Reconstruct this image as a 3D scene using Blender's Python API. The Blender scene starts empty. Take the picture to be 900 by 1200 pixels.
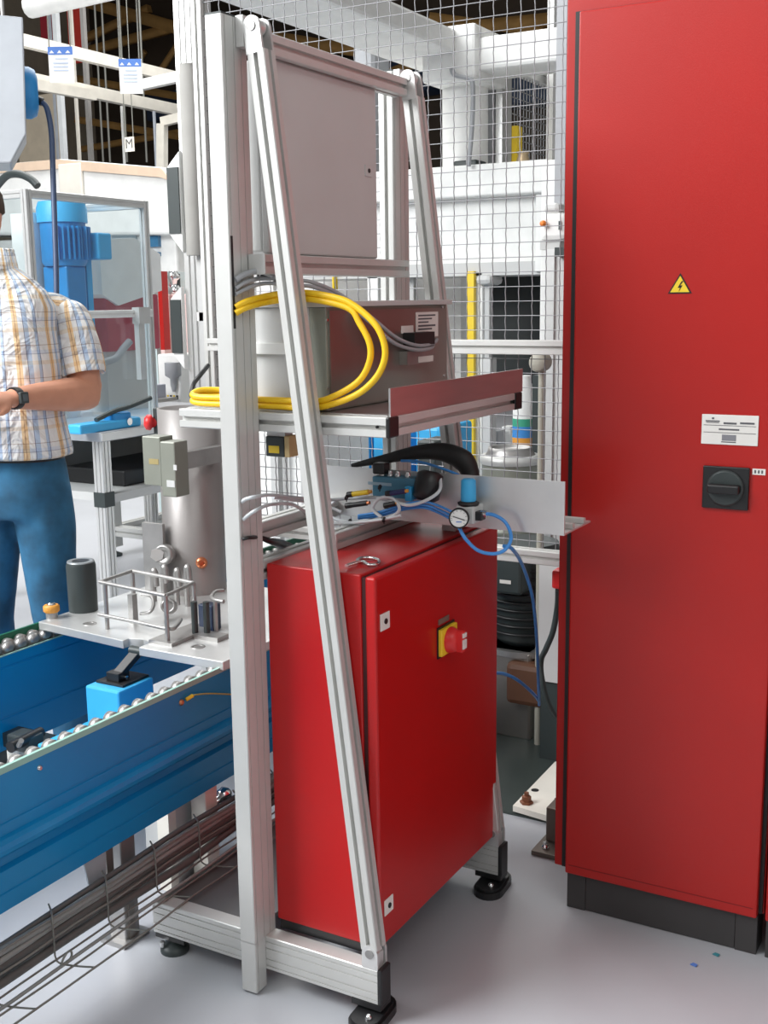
import bpy, math, random
from mathutils import Vector as V, Matrix
random.seed(7)
S = bpy.context.scene
COL = S.collection
# ---------------------------------------------------------------- camera, world, light, exposure
FPX = 1344.48
CAM = V((-1.8595, -1.3916, 1.513))
RIGHT = V((0.490, -0.871, -0.013)).normalized()
FWD = V((0.856, 0.484, -0.182)); FWD = (FWD - RIGHT * FWD.dot(RIGHT)).normalized()
UP = RIGHT.cross(FWD)
cd = bpy.data.cameras.new('camera'); cam = bpy.data.objects.new('camera', cd); COL.objects.link(cam)
cd.sensor_fit = 'VERTICAL'; cd.sensor_height = 24.0; cd.lens = FPX / 1200 * 24.0; cd.clip_start = .05; cd.clip_end = 200
cam.matrix_world = Matrix(((RIGHT.x, UP.x, -FWD.x, CAM.x), (RIGHT.y, UP.y, -FWD.y, CAM.y), (RIGHT.z, UP.z, -FWD.z, CAM.z), (0, 0, 0, 1)))
S.camera = cam
w = bpy.data.worlds.new('world'); S.world = w; w.use_nodes = True
w.node_tree.nodes['Background'].inputs[0].default_value = (.93, .97, 1, 1)
w.node_tree.nodes['Background'].inputs[1].default_value = .25
def area(name, loc, target, sx, sy, power, col=(1, 1, 1)):
    l = bpy.data.lights.new(name, 'AREA'); l.shape = 'RECTANGLE'; l.size = sx; l.size_y = sy; l.energy = power; l.color = col
    o = bpy.data.objects.new(name, l); COL.objects.link(o); o.location = loc
    o.rotation_euler = (V(target) - V(loc)).to_track_quat('-Z', 'Y').to_euler(); return o
area('rooflight_left', (-2.8, 3.6, 4.6), (.1, .3, .5), 3.5, 3.5, 500, (.97, .99, 1))
area('rooflight_behind', (-5.5, 0.5, 5.0), (.5, -.2, 1.0), 3.0, 3.0, 38, (1, .98, .95))
area('rooflight_hall', (5.5, 4.5, 5.8), (5.5, 4.0, 0), 7.0, 6.0, 420, (1, 1, .98))
area('fill_right', (-2.2, -2.9, 4.8), (.3, 0, 1.2), 3.0, 1.6, 30, (.97, 1, .98))  # added fill lamp that lifts the rack's right-hand faces, no known fixture
S.view_settings.view_transform = 'Standard'; S.view_settings.look = 'None'
S.view_settings.gamma = 1; S.view_settings.exposure = .42; S.view_settings.use_curve_mapping = False

def ray(px, py): return FWD + RIGHT * ((px - 450) / FPX) + UP * ((600 - py) / FPX)
def at(px, py, X=None, Y=None, Z=None, D=None):
    d = ray(px, py)
    if X is not None: t = (X - CAM.x) / d.x
    elif Y is not None: t = (Y - CAM.y) / d.y
    elif Z is not None: t = (Z - CAM.z) / d.z
    else: t = D
    return CAM + d * t

# ---------------------------------------------------------------- materials
MATS = {}
def mat(name, col, rough=.5, metal=0., var=.06, scale=9., bump=0., bscale=300., emit=None, coat=0., stretch=None):
    if name in MATS: return MATS[name]
    m = bpy.data.materials.new(name); m.use_nodes = True; nt = m.node_tree; b = nt.nodes['Principled BSDF']
    b.inputs['Roughness'].default_value = rough; b.inputs['Metallic'].default_value = metal
    if coat: b.inputs['Coat Weight'].default_value = coat; b.inputs['Coat Roughness'].default_value = .15
    tc = nt.nodes.new('ShaderNodeTexCoord'); n = nt.nodes.new('ShaderNodeTexNoise'); n.inputs['Scale'].default_value = scale; n.inputs['Detail'].default_value = 4
    if stretch:
        mp = nt.nodes.new('ShaderNodeMapping'); mp.inputs['Scale'].default_value = stretch
        nt.links.new(tc.outputs['Object'], mp.inputs[0]); nt.links.new(mp.outputs[0], n.inputs[0])
    else: nt.links.new(tc.outputs['Object'], n.inputs[0])
    r = nt.nodes.new('ShaderNodeValToRGB'); e = r.color_ramp.elements
    e[0].position = .3; e[1].position = .7
    e[0].color = tuple(max(0, c * (1 - var)) for c in col) + (1,); e[1].color = tuple(min(1, c * (1 + var)) for c in col) + (1,)
    nt.links.new(n.outputs[0], r.inputs[0]); nt.links.new(r.outputs[0], b.inputs['Base Color'])
    if bump:
        n2 = nt.nodes.new('ShaderNodeTexNoise'); n2.inputs['Scale'].default_value = bscale; nt.links.new(tc.outputs['Object'], n2.inputs[0])
        bp = nt.nodes.new('ShaderNodeBump'); bp.inputs['Strength'].default_value = bump; bp.inputs['Distance'].default_value = .002
        nt.links.new(n2.outputs[0], bp.inputs['Height']); nt.links.new(bp.outputs[0], b.inputs['Normal'])
    if emit: b.inputs['Emission Color'].default_value = emit[:3] + (1,); b.inputs['Emission Strength'].default_value = emit[3]
    MATS[name] = m; return m
ALU = mat('anodised_aluminium', (.62, .62, .60), .45, .35, .04)
ALUB = mat('bright_aluminium', (.70, .70, .69), .35, .6, .05)
ALUP = mat('aluminium_sheet', (.62, .61, .60), .28, .85, .05, 6, stretch=(1, 1, 8))
SLOT = mat('slot_dark', (.16, .16, .16), .6, .3)
RED = mat('red_powder_coat', (.46, .005, .005), .33, 0, .04, 5, .12, 420)
RED2 = mat('red_cabinet_paint', (.41, .009, .006), .36, 0, .05, 3, .12, 420)
BLACK = mat('black_plastic', (.012, .012, .013), .4)
RUB = mat('black_rubber', (.018, .018, .018), .6)
DGREY = mat('dark_grey_plinth', (.045, .042, .042), .5)
LGREY = mat('light_grey_paint', (.56, .56, .55), .45, 0, .03, 6, .1, 350)
WHITE = mat('white_paint', (.82, .82, .80), .45)
CREAM = mat('cream_paint', (.80, .76, .68), .5)
GREEN_GREY = mat('green_grey_paint', (.25, .26, .22), .4, .2)
STEEL = mat('brushed_steel', (.34, .31, .28), .3, .8, .08, 5)
CHROME = mat('bright_steel', (.72, .72, .72), .18, 1.)
DSTEEL = mat('dull_steel', (.40, .39, .38), .42, .8, .12, 14)
YEL = mat('yellow_cable', (.86, .53, .01), .42)
YELP = mat('yellow_plastic', (.85, .60, .03), .45)
GCAB = mat('grey_cable', (.36, .37, .39), .45)
BCAB = mat('blue_hose', (.06, .28, .70), .3)
BLUE = mat('conveyor_blue', (.003, .23, .52), .24, .05, .06, 4)
LBLUE = mat('light_blue_paint', (.02, .26, .62), .4)
SKY = mat('bright_blue_paint', (.05, .42, .78), .4)
TEAL = mat('valve_blue_grey', (.07, .23, .34), .45)
GREEN = mat('dark_green_strip', (.012, .13, .07), .4)
PALEGREEN = mat('pale_green_edge', (.30, .52, .45), .4)
REDP = mat('red_plastic', (.70, .03, .03), .35)
ORANGE = mat('orange_plastic', (.72, .32, .05), .5)
COPPER = mat('copper', (.70, .25, .12), .3, .8)
PALE = mat('label_paper', (.78, .76, .72), .6)
INK = mat('printed_ink', (.10, .10, .11), .6)
INKB = mat('printed_blue', (.10, .22, .60), .6)
SKIN = mat('skin', (.58, .27, .17), .5, 0, .10, 14)
WATCH = BLACK
TANK = mat('tank_grey', (.34, .32, .31), .38, .35, .07, 7, .1, 250)
GALV = mat('galvanised_wire', (.22, .22, .20), .45, .3)
MESHW = mat('mesh_wire', (.27, .27, .28), .45, .4)
ROOFD = mat('roof_dark', (.07, .05, .035), .8, 0, .4, .5)
OCHRE = mat('ochre_truss', (.50, .28, .09), .7, 0, .25, 2)
DBLUE = mat('dark_blue_duct', (.035, .06, .12), .6)
GRAPH = mat('graphite', (.035, .045, .045), .45)
BEIGE = mat('beige_wall', (.55, .47, .36), .7)
PINK = mat('pale_pink_panel', (.75, .55, .52), .5)
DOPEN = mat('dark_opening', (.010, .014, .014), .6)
HMIG = mat('console_grey', (.34, .36, .39), .4)

def glassmat(name, tint, alpha):
    m = bpy.data.materials.new(name); m.use_nodes = True; nt = m.node_tree
    for n in list(nt.nodes): nt.nodes.remove(n)
    o = nt.nodes.new('ShaderNodeOutputMaterial'); mx = nt.nodes.new('ShaderNodeMixShader'); t = nt.nodes.new('ShaderNodeBsdfTransparent'); g = nt.nodes.new('ShaderNodeBsdfGlossy')
    t.inputs[0].default_value = tint + (1,); g.inputs['Roughness'].default_value = .08
    mx.inputs[0].default_value = alpha
    nt.links.new(t.outputs[0], mx.inputs[1]); nt.links.new(g.outputs[0], mx.inputs[2]); nt.links.new(mx.outputs[0], o.inputs[0]); return m
GLASS = glassmat('clear_polycarbonate', (.93, .97, .98), .10)

# ---------------------------------------------------------------- mesh building
class MB:
    def __init__(s): s.v = []; s.f = []; s.sm = []
    def add(s, vs, fs, sm=False):
        k = len(s.v); s.v += [V(p) for p in vs]
        for f in fs: s.f.append([i + k for i in f]); s.sm.append(sm)
        return s
    def box(s, a, b):
        x0, x1 = sorted((a[0], b[0])); y0, y1 = sorted((a[1], b[1])); z0, z1 = sorted((a[2], b[2]))
        return s.add([(x0, y0, z0), (x1, y0, z0), (x1, y1, z0), (x0, y1, z0), (x0, y0, z1), (x1, y0, z1), (x1, y1, z1), (x0, y1, z1)],
                     [(0, 3, 2, 1), (4, 5, 6, 7), (0, 1, 5, 4), (1, 2, 6, 5), (2, 3, 7, 6), (3, 0, 4, 7)])
    def obox(s, c, ax, ay, az):      # oriented box, half axes
        c, ax, ay, az = V(c), V(ax), V(ay), V(az)
        vs = [c + ax * i + ay * j + az * k for k in (-1, 1) for i, j in ((-1, -1), (1, -1), (1, 1), (-1, 1))]
        return s.add(vs, [(0, 3, 2, 1), (4, 5, 6, 7), (0, 1, 5, 4), (1, 2, 6, 5), (2, 3, 7, 6), (3, 0, 4, 7)])
    def cyl(s, a, b, r, n=20, r2=None, cap=True):
        a, b = V(a), V(b); d = (b - a).normalized(); u = d.orthogonal().normalized(); q = d.cross(u); r2 = r if r2 is None else r2
        vs = []
        for p, rr in ((a, r), (b, r2)): vs += [p + (u * math.cos(2 * math.pi * i / n) + q * math.sin(2 * math.pi * i / n)) * rr for i in range(n)]
        s.add(vs, [(i, (i + 1) % n, n + (i + 1) % n, n + i) for i in range(n)], True)
        if cap:
            s.add(vs[:n], [tuple(reversed(range(n)))]); s.add(vs[n:], [tuple(range(n))])
        return s
    def tube(s, pts, r, n=8, closed=False, res=6, spline=True, rs=None):
        P = [V(p) for p in pts]
        if spline and len(P) > 2:
            Q = []; m = len(P); RR = []
            for i in range(m if closed else m - 1):
                g = (lambda k: P[k % m]) if closed else (lambda k: P[min(max(k, 0), m - 1)])
                p0, p1, p2, p3 = g(i - 1), g(i), g(i + 1), g(i + 2)
                for j in range(res):
                    t = j / res
                    Q.append(.5 * (2 * p1 + (p2 - p0) * t + (2 * p0 - 5 * p1 + 4 * p2 - p3) * t * t + (3 * p1 - 3 * p2 + p3 - p0) * t ** 3))
                    if rs: RR.append(rs[i] * (1 - t) + rs[(i + 1) % m] * t)
            if not closed:
                Q.append(P[-1])
                if rs: RR.append(rs[-1])
            P = Q; rs = RR if rs else None
        m = len(P); T = []
        for i in range(m):
            a = P[i - 1] if (i or closed) else P[0]; b = P[(i + 1) % m] if (i < m - 1 or closed) else P[-1]
            T.append((b - a).normalized())
        u = T[0].orthogonal().normalized(); vs = []
        for i in range(m):
            u = (u - T[i] * u.dot(T[i])).normalized(); q = T[i].cross(u); rr = rs[i] if rs else r
            vs += [P[i] + (u * math.cos(2 * math.pi * k / n) + q * math.sin(2 * math.pi * k / n)) * rr for k in range(n)]
        fs = [(i * n + k, i * n + (k + 1) % n, ((i + 1) % m) * n + (k + 1) % n, ((i + 1) % m) * n + k) for i in range(m if closed else m - 1) for k in range(n)]
        s.add(vs, fs, True)
        if not closed: s.add(vs[:n], [tuple(reversed(range(n)))]); s.add(vs[-n:], [tuple(range(n))])
        return s
    def lathe(s, c, prof, n=28, axis=(0, 0, 1), smooth=True):
        c = V(c); d = V(axis).normalized(); u = d.orthogonal().normalized(); q = d.cross(u); m = len(prof)
        vs = [c + d * h + (u * math.cos(2 * math.pi * k / n) + q * math.sin(2 * math.pi * k / n)) * max(r, 1e-5) for r, h in prof for k in range(n)]
        s.add(vs, [(i * n + k, i * n + (k + 1) % n, (i + 1) * n + (k + 1) % n, (i + 1) * n + k) for i in range(m - 1) for k in range(n)], smooth)
        s.add(vs[:n], [tuple(reversed(range(n)))]); s.add(vs[-n:], [tuple(range(n))]); return s
    def prism(s, poly, d):           # poly: 3D points of a planar outline, d: thickness vector
        P = [V(p) for p in poly]; n = len(P); d = V(d)
        return s.add(P + [p + d for p in P], [tuple(reversed(range(n))), tuple(range(n, 2 * n))] + [(i, (i + 1) % n, n + (i + 1) % n, n + i) for i in range(n)])
    def rings(s, R, cap=True, smooth=True):     # list of vertex rings of the same length
        n = len(R[0]); vs = [p for r in R for p in r]
        s.add(vs, [(i * n + k, i * n + (k + 1) % n, (i + 1) * n + (k + 1) % n, (i + 1) * n + k) for i in range(len(R) - 1) for k in range(n)], smooth)
        if cap: s.add(R[0], [tuple(reversed(range(n)))]); s.add(R[-1], [tuple(range(n))])
        return s
    def profile(s, a, b, w, h, wdir, g):
        """slotted extrusion: w along wdir, h along dir x wdir; g: side -> [(offset, width, depth)]"""
        a, b = V(a), V(b); d = (b - a).normalized(); u = V(wdir).normalized(); q = d.cross(u)
        c = .0018; o = []
        def side(L, half, mp, gs):
            o.append(mp(-L / 2 + c, 0))
            for t, gw, gd in sorted(gs):
                for dt, dd in ((-gw / 2, 0), (-gw / 2, gd), (gw / 2, gd), (gw / 2, 0)): o.append(mp(t + dt, dd))
            o.append(mp(L / 2 - c, 0))
        side(w, h, lambda t, dd: (t, -h / 2 + dd), g.get('v-', []))
        side(h, w, lambda t, dd: (w / 2 - dd, t), g.get('u+', []))
        side(w, h, lambda t, dd: (-t, h / 2 - dd), [(-t, x, y) for t, x, y in g.get('v+', [])])
        side(h, w, lambda t, dd: (-w / 2 + dd, -t), [(-t, x, y) for t, x, y in g.get('u-', [])])
        n = len(o); vs = [p + u * x + q * y for p in (a, b) for x, y in o]
        s.add(vs, [(i, (i + 1) % n, n + (i + 1) % n, n + i) for i in range(n)] + [tuple(reversed(range(n))), tuple(range(n, 2 * n))]); return s
S1 = [(0, .0095, .011)]
S2 = [(-.02, .0095, .011), (.02, .0095, .011)]
ALL1 = {'u+': S1, 'u-': S1, 'v+': S1, 'v-': S1}
WLOC = {}
def build(name, mb, m, parent=None, origin=None, bevel=0, label=None, mods=None, seg=2):
    me = bpy.data.meshes.new(name)
    if parent is not None: org = V(WLOC[parent])
    elif origin is not None: org = V(origin)
    else:
        xs = [p.x for p in mb.v]; ys = [p.y for p in mb.v]; zs = [p.z for p in mb.v]
        org = V(((min(xs) + max(xs)) / 2, (min(ys) + max(ys)) / 2, min(zs)))
    me.from_pydata([p - org for p in mb.v], [], mb.f); me.polygons.foreach_set('use_smooth', mb.sm); me.update()
    me.materials.append(m)
    o = bpy.data.objects.new(name, me); COL.objects.link(o)
    if parent is not None: o.parent = parent
    else: o.location = org
    WLOC[o] = org
    if bevel:
        b = o.modifiers.new('bevel', 'BEVEL'); b.width = bevel; b.segments = seg; b.limit_method = 'ANGLE'; b.angle_limit = math.radians(50)
    if label: o['label'] = label
    return o
def thing(name, loc, label, cat, group=None):
    o = bpy.data.objects.new(name, None); o.empty_display_size = .05; COL.objects.link(o); o.location = loc; WLOC[o] = V(loc)
    o['label'] = label; o['category'] = cat
    if group: o['group'] = group
    return o
def tag(o, label, cat, group=None):
    o['label'] = label; o['category'] = cat
    if group: o['group'] = group
    return o
def struct(o): o['kind'] = 'structure'; return o
def bx(name, a, b, m, parent=None, bevel=0, **k): return build(name, MB().box(a, b), m, parent, bevel=bevel, **k)
def copies(src, parent, offs):      # alike pieces share mesh data; offsets relative to the source piece
    out = []
    for d in offs:
        c = src.copy(); COL.objects.link(c); c.parent = parent; c.location = V(src.location) + V(d); out.append(c); WLOC[c] = WLOC[src]
    return out
def face(px0, py0, px1, py1, X, dx):     # box whose near side stands in the plane x = X
    a = at(px0, py0, X=X); b = at(px1, py1, X=X); return (X, a.y, a.z), (X + dx, b.y, b.z)
def stadium(c, ax, L, r, n=10):          # flat rounded outline
    ax = V(ax).normalized(); ay = V((-ax.y, ax.x, 0)); P = []
    for i in range(n + 1):
        t = -math.pi / 2 + math.pi * i / n; P.append(V(c) + ax * (L / 2 + r * math.cos(t)) + ay * r * math.sin(t))
    for i in range(n + 1):
        t = math.pi / 2 + math.pi * i / n; P.append(V(c) + ax * (-L / 2 + r * math.cos(t)) + ay * r * math.sin(t))
    return P
def text(name, body, size, loc, xdir, updir, m, parent, align='CENTER', ex=.0004):
    c = bpy.data.curves.new(name, 'FONT'); c.body = body; c.size = size; c.align_x = align; c.align_y = 'CENTER'; c.extrude = ex
    f = bpy.data.objects.new(name, c); COL.objects.link(f); bpy.context.view_layer.update()
    me = bpy.data.meshes.new_from_object(f.evaluated_get(bpy.context.evaluated_depsgraph_get())); bpy.data.objects.remove(f)
    me.materials.clear(); me.materials.append(m); o = bpy.data.objects.new(name, me); COL.objects.link(o)
    x = V(xdir).normalized(); y = V(updir).normalized(); z = x.cross(y); p = V(loc) - WLOC[parent]
    o.parent = parent
    o.matrix_local = Matrix(((x.x, y.x, z.x, p.x), (x.y, y.y, z.y, p.y), (x.z, y.z, z.z, p.z), (0, 0, 0, 1))); return o

# ---------------------------------------------------------------- the hall
FLOORM = mat('floor_epoxy', (.45, .46, .49), .32, 0, .05, 2.2, .05, 60)
struct(bx('floor', (-7, -4.3, -.1), (22, 20, 0), FLOORM))
struct(bx('wall_far', (18, -8, 0), (18.3, 20, 9), ROOFD))
struct(bx('wall_left', (-7, 17, 0), (18, 17.3, 9), BEIGE))
struct(bx('wall_right', (-7, -4.3, 0), (18, -4.0, 9), mat('wall_right_paint', (.42, .41, .40), .7)))
struct(bx('wall_behind', (-7.3, -4.3, 0), (-7, 17.3, 4.2), mat('wall_behind_paint', (.34, .33, .32), .7)))
struct(bx('ceiling', (8, -8, 8.2), (18, 20, 8.4), ROOFD))
for i, (x0, y0, x1, y1, r) in enumerate([(60, -10, 260, 48, .16), (60, 72, 230, 25, .11), (95, 48, 175, 10, .10), (185, 88, 230, 20, .07), (90, 92, 260, 122, .10), (140, 105, 170, 60, .07), (90, 140, 260, 168, .10), (96, 175, 240, 150, .08), (430, 40, 560, 90, .14), (400, 110, 520, 60, .10), (520, 36, 680, 20, .14), (505, 20, 690, 46, .10), (240, 30, 420, 60, .14), (440, 100, 440, 230, .12)]):
    struct(build('trim_%d' % (i + 1), MB().tube([at(x0, y0, X=17.0), at(x1, y1, X=17.0)], r, 4, spline=False), OCHRE))
for i, (ya, yb, z) in enumerate([(15, 8.5, 5.5), (8, 2, 5.1), (3, -4, 5.9)]):
    tag(bx('air_duct', (17.35, ya, z - .3), (17.985, yb, z + .25), DBLUE, bevel=.05), ['dark blue duct under the roof over the hanging signs', 'dark blue duct under the roof behind the mesh fence', 'dark duct under the roof beside the tall red cabinet'][i], 'duct')

# ---------------------------------------------------------------- equipment rack
W = .748; BT = .124; Zt = 2.05; YR = .326; YF = -.292
rack = thing('equipment_rack', (.37, 0, 0), 'aluminium profile equipment rack with slanted struts around the low red cabinet', 'rack')
def fine(L): return [(t, .0022, .002) for t in L]
gy = fine([-.031, -.004, .019])
def post(x0, inner):      # 40 x 80 upright, its outer half runs down to the floor
    s = 1 if inner else -1
    mb = MB().profile((x0 + .04, .02, BT), (x0 + .04, .02, Zt), .08, .04, (1, 0, 0), {'v-': [(.019, .0022, .002), (-.004, .0022, .002), (-.031, .0022, .002)], 'v+': S2, 'u+': S1 if inner else [], 'u-': [] if inner else S1})
    xo = x0 if inner else x0 + .04
    mb.profile((xo + .02, .02, .006), (xo + .02, .02, BT + .001), .04, .04, (1, 0, 0), {'v-': [(-.011, .0022, .002)]})
    o = build('post', mb, ALU, rack)
    build('post_cap', MB().box((x0 + .001, .001, Zt), (x0 + .079, .039, Zt + .004)), GRAPH, o)
    return o
p1 = post(0, True); p2 = post(W - .08, False)
build('cable_slot', MB().box((.004, -.0006, 1.46), (.011, .004, 1.64)), BLACK, p1)
STR = {}
def base(x0):
    gl = [(-.028, .0025, .002), (-.012, .0025, .002), (.014, .0025, .002), (.03, .0025, .002)]
    mb = MB().profile((x0 + .02, YF + .006, BT - .04), (x0 + .02, YR, BT - .04), .04, .08, (1, 0, 0), {'u-': gl, 'u+': gl, 'v+': S1})
    o = build('base_beam', mb, ALU, rack)
    build('end_cap', MB().box((x0 - .001, YF - .004, BT - .082), (x0 + .041, YF + .007, BT + .002)), BLACK, o, bevel=.003)
    # rear round levelling foot
    f = build('foot', MB().lathe((x0 + .02, YR - .045, 0), [(.034, 0), (.034, .008), (.028, .016), (.012, .022), (.008, .024), (.008, .045)], 24), GRAPH, rack)
    build('foot_plate', MB().box((x0 - .0, YR - .09, .034), (x0 + .04, YR - .005, .0445)), BLACK, f)
    build('foot_screw', MB().cyl((x0 - .006, YR - .03, .018), (x0 - .006, YR - .03, .03), .006, 10), CHROME, f)
    # front elongated floor foot
    c = V((x0 + .012, YF + .026, 0)); f = MB().prism(stadium(c, (1, .06, 0), .062, .038), (0, 0, .018))
    f.prism(stadium(c + V((0, 0, .018)), (1, .06, 0), .062, .032), (0, 0, .007)); f.cyl(c + V((.008, .012, .02)), c + V((.008, .012, .045)), .012, 12)
    f = build('foot', f, BLACK, rack)
    build('foot_plate', MB().box((x0 - .002, YF - .002, .032), (x0 + .042, YF + .07, .0445)), BLACK, f)
    for k in (-.035, .03): build('foot_screw', MB().lathe(c + V((k, .06 * k - .008, .0245)), [(.008, 0), (.008, .004), (.004, .008)], 12), CHROME, f)
    return o
base(.04); base(W - .08)
def strut(x0):
    a = V((x0 + .02, -.047, 1.985)); b = V((x0 + .02, -.2662, .166)); d = (b - a).normalized()
    q = d.cross(V((1, 0, 0)))
    mb = MB().profile(a, b, .04, .04, (1, 0, 0), ALL1)
    o = build('strut', mb, ALU, rack)
    # top hinge: cheeks with a round head, axle, and the bracket on the post
    def cheeks(p, dd, L, nm, rev=False):
        for sx in (x0 - .0005, x0 + .034):
            h = MB()
            side = V((0, dd.z, -dd.y)); P = []
            for i in range(13):
                t = math.pi * i / 12; P.append(p + side * (.019 * math.cos(t)) + dd * (-.019 * math.sin(t)))
            P += [p - side * .019 + dd * L, p + side * .019 + dd * L]
            h.prism([V((sx, P_.y, P_.z)) for P_ in P], (.0065, 0, 0))
            hh = build(nm, h, ALUB, o)
        build('hinge_pin', MB().cyl((x0 - .002, p.y, p.z), (x0 + .042, p.y, p.z), .006, 14).cyl((x0 - .003, p.y, p.z), (x0, p.y, p.z), .010, 16), DSTEEL, o)
        return hh
    cheeks(V((0, -.040, 2.030)), d, .05, 'hinge_cheek')
    build('hinge_bracket', MB().box((x0 + .002, -.020, 1.995), (x0 + .038, -.0005, 2.053)).cyl((x0 + .010, -.038, 2.030), (x0 + .030, -.038, 2.030), .016, 20).box((x0 + .010, -.038, 2.016), (x0 + .030, -.005, 2.044)), ALUB, o, bevel=.002)
    cheeks(V((0, -.268, .146 + .012)), V((0, 0, -1)), .034, 'hinge_cheek')
    build('hinge_block', MB().cyl((x0 + .010, -.2665, .158), (x0 + .030, -.2665, .158), .015, 20).box((x0 + .010, -.284, .1245), (x0 + .030, -.249, .158)), ALUB, o)
    return o
strut(.04); strut(W - .08)
def xrail(nm, x0, x1, y0, z0, g=ALL1, h=.04): return build(nm, MB().profile((x0, y0 + .02, z0 + h / 2), (x1, y0 + .02, z0 + h / 2), h, .04, (0, 0, 1), g), ALU, rack)
xrail('top_rail', .083, W - .082, -.042, 1.988)
xrail('middle_rail', .062, W - .082, -.042, 1.566)
for x_, z_ in ((.0585, 1.566), (.0795, 1.988)): bx('rail_cap', (x_, -.042, z_), (x_ + .003, -.002, z_ + .04), ALU, rack)
xrail('rear_rail', .08, W - .08, .042, 1.002)
xrail('rear_rail', .08, W - .08, .0, .930)
bx('base_plate', (.08, .045, .108), (W - .08, YR - .004, .116), mat('base_sheet', (.20, .20, .20), .4, .5), rack)
# shelf
SF = -.306; SZ = 1.287; SR = .212; X1 = .750
for x in (.0815, X1 - .04):
    r = build('shelf_rail', MB().profile((x + .02, SF + .006, SZ - .02), (x + .02, SR, SZ - .02), .04, .04, (1, 0, 0), ALL1), ALU, rack)
    build('end_cap', MB().box((x - .0005, SF - .002, SZ - .0405), (x + .0405, SF + .007, SZ + .0005)), BLACK, r, bevel=.003)
    build('rail_bolt', MB().cyl((x + .006, SF + .03, SZ - .02), (x + .010, SF + .03, SZ - .02), .003, 8), BLACK, r)
build('shelf_front_rail', MB().profile((.122, SF + .021, SZ - .02), (X1 - .041, SF + .021, SZ - .02), .04, .04, (0, 0, 1), ALL1), ALU, rack)
build('shelf_rear_rail', MB().profile((.122, SR - .021, SZ - .02), (X1 - .041, SR - .021, SZ - .02), .04, .04, (0, 0, 1), ALL1), ALU, rack)
bx('shelf_plate', (.10, SF + .012, SZ), (X1 - .01, SR - .01, SZ + .003), ALUP, rack)
bx('shelf_lip', (.096, SF + .003, SZ + .0005), (X1 + .012, SF + .007, SZ + .056), ALUP, rack)

# ---------------------------------------------------------------- upper light grey enclosure
ue = thing('wall_enclosure', (.33, .05, 1.606), 'plain light grey metal enclosure hung high in the aluminium rack', 'enclosure')
bx('body', (.105, -.004, 1.612), (.545, .09, 1.984), LGREY, ue, bevel=.004)
d = bx('door', (.102, -.022, 1.608), (.549, -.006, 1.988), LGREY, ue, bevel=.004)
c = at(431, 200, Y=-.023)
bx('lock_plate', (c.x - .012, -.0245, c.z - .013), (c.x + .016, -.0215, c.z + .013), LGREY, d, bevel=.001)
build('keyhole', MB().cyl((c.x + .003, -.026, c.z), (c.x + .003, -.0235, c.z), .005, 14), BLACK, d)

# ---------------------------------------------------------------- control box on the shelf
cb = thing('control_box', (.38, -.05, SZ + .003), 'steel control box with brown reflective front standing on the rack shelf', 'enclosure')
BZ = SZ + .003
bx('body', (.118, -.105, BZ), (.66, .10, 1.500), LGREY, cb, bevel=.003)
bx('side_bracket', (.108, -.10, 1.405), (.118, .06, 1.428), WHITE, cb, bevel=.001)
cv = bx('front_cover', (.116, -.146, BZ + .001), (.662, -.106, 1.500), GREEN_GREY, cb, bevel=.002)
bx('front_panel', (.124, -.150, BZ + .006), (.654, -.1455, 1.492), STEEL, cb)
bx('top_flange', (.112, -.158, 1.500), (.668, .104, 1.511), LGREY, cb, bevel=.001)
def onfront(px0, py0, px1, py1, nm, m, th=.0012, par=cb, Y=-.150):
    a = at(px0, py0, Y=Y); b = at(px1, py1, Y=Y); return bx(nm, (a.x, Y - th, a.z), (b.x, Y - .0002, b.z), m, par)
lb = onfront(487, 366, 513, 394, 'rating_label', PALE)
for k in range(6):
    a = at(490, 369 + k * 4, Y=-.151); b = at(510 - (k % 3) * 4, 370 + k * 4, Y=-.151); bx('print_line', (a.x, -.1516, a.z), (b.x, -.1511, b.z), INK, lb)
onfront(470, 382, 484, 390, 'sticker', PALE)
onfront(472, 390, 496, 403, 'connector', BLACK, .03)
onfront(468, 412, 500, 424, 'cable_clamp', DSTEEL, .02)
onfront(481, 418, 498, 423, 'clamp_label', PALE, .0215)
for k, (px, py) in enumerate([(383, 375), (384, 455), (518, 360), (520, 440)]):
    c = at(px, py, Y=-.150); build('rivet', MB().cyl((c.x, -.1525, c.z), (c.x, -.149, c.z), .003, 10), CHROME, cb)

# ---------------------------------------------------------------- cables on the shelf
def cpts(L): return [at(px, py, **{k: v}) for px, py, k, v in L]
yc = MB()
for dy, xr in ((0, 453), (7, 436)):
    P = cpts([(276, 360 + dy, 'Y', -.002), (290, 353 + dy, 'Y', -.018), (318, 346 + dy, 'X', .094), (350, 343 + dy, 'X', .095), (380, 346 + dy, 'X', .096), (410, 355 + dy, 'X', .099), (xr - 15, 378, 'X', .100), (xr - 3, 402, 'X', .101), (xr - 3, 424, 'X', .101), (xr - 15, 446, 'X', .101), (xr - 40, 465 - dy * .4, 'X', .100)])
    z0 = SZ + .012 + (.013 if dy else 0)
    for px in (370, 330, 300, 262, 235):
        q = at(px, 474, X=.098); P.append(V((.098, q.y, z0)))
    q = at(224, 468, X=.10); P += [V((.105, q.y, z0 + .004)), V((.125, q.y - .005, z0 + .012)), V((.15, q.y - .03, z0 + .012)), V((.16, .13, z0 + .01))]
    yc.tube(P, .0066, 10)
tag(build('yellow_cable', yc, YEL), 'thick yellow cable looped twice around the strut and lying on the shelf', 'cable')
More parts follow.
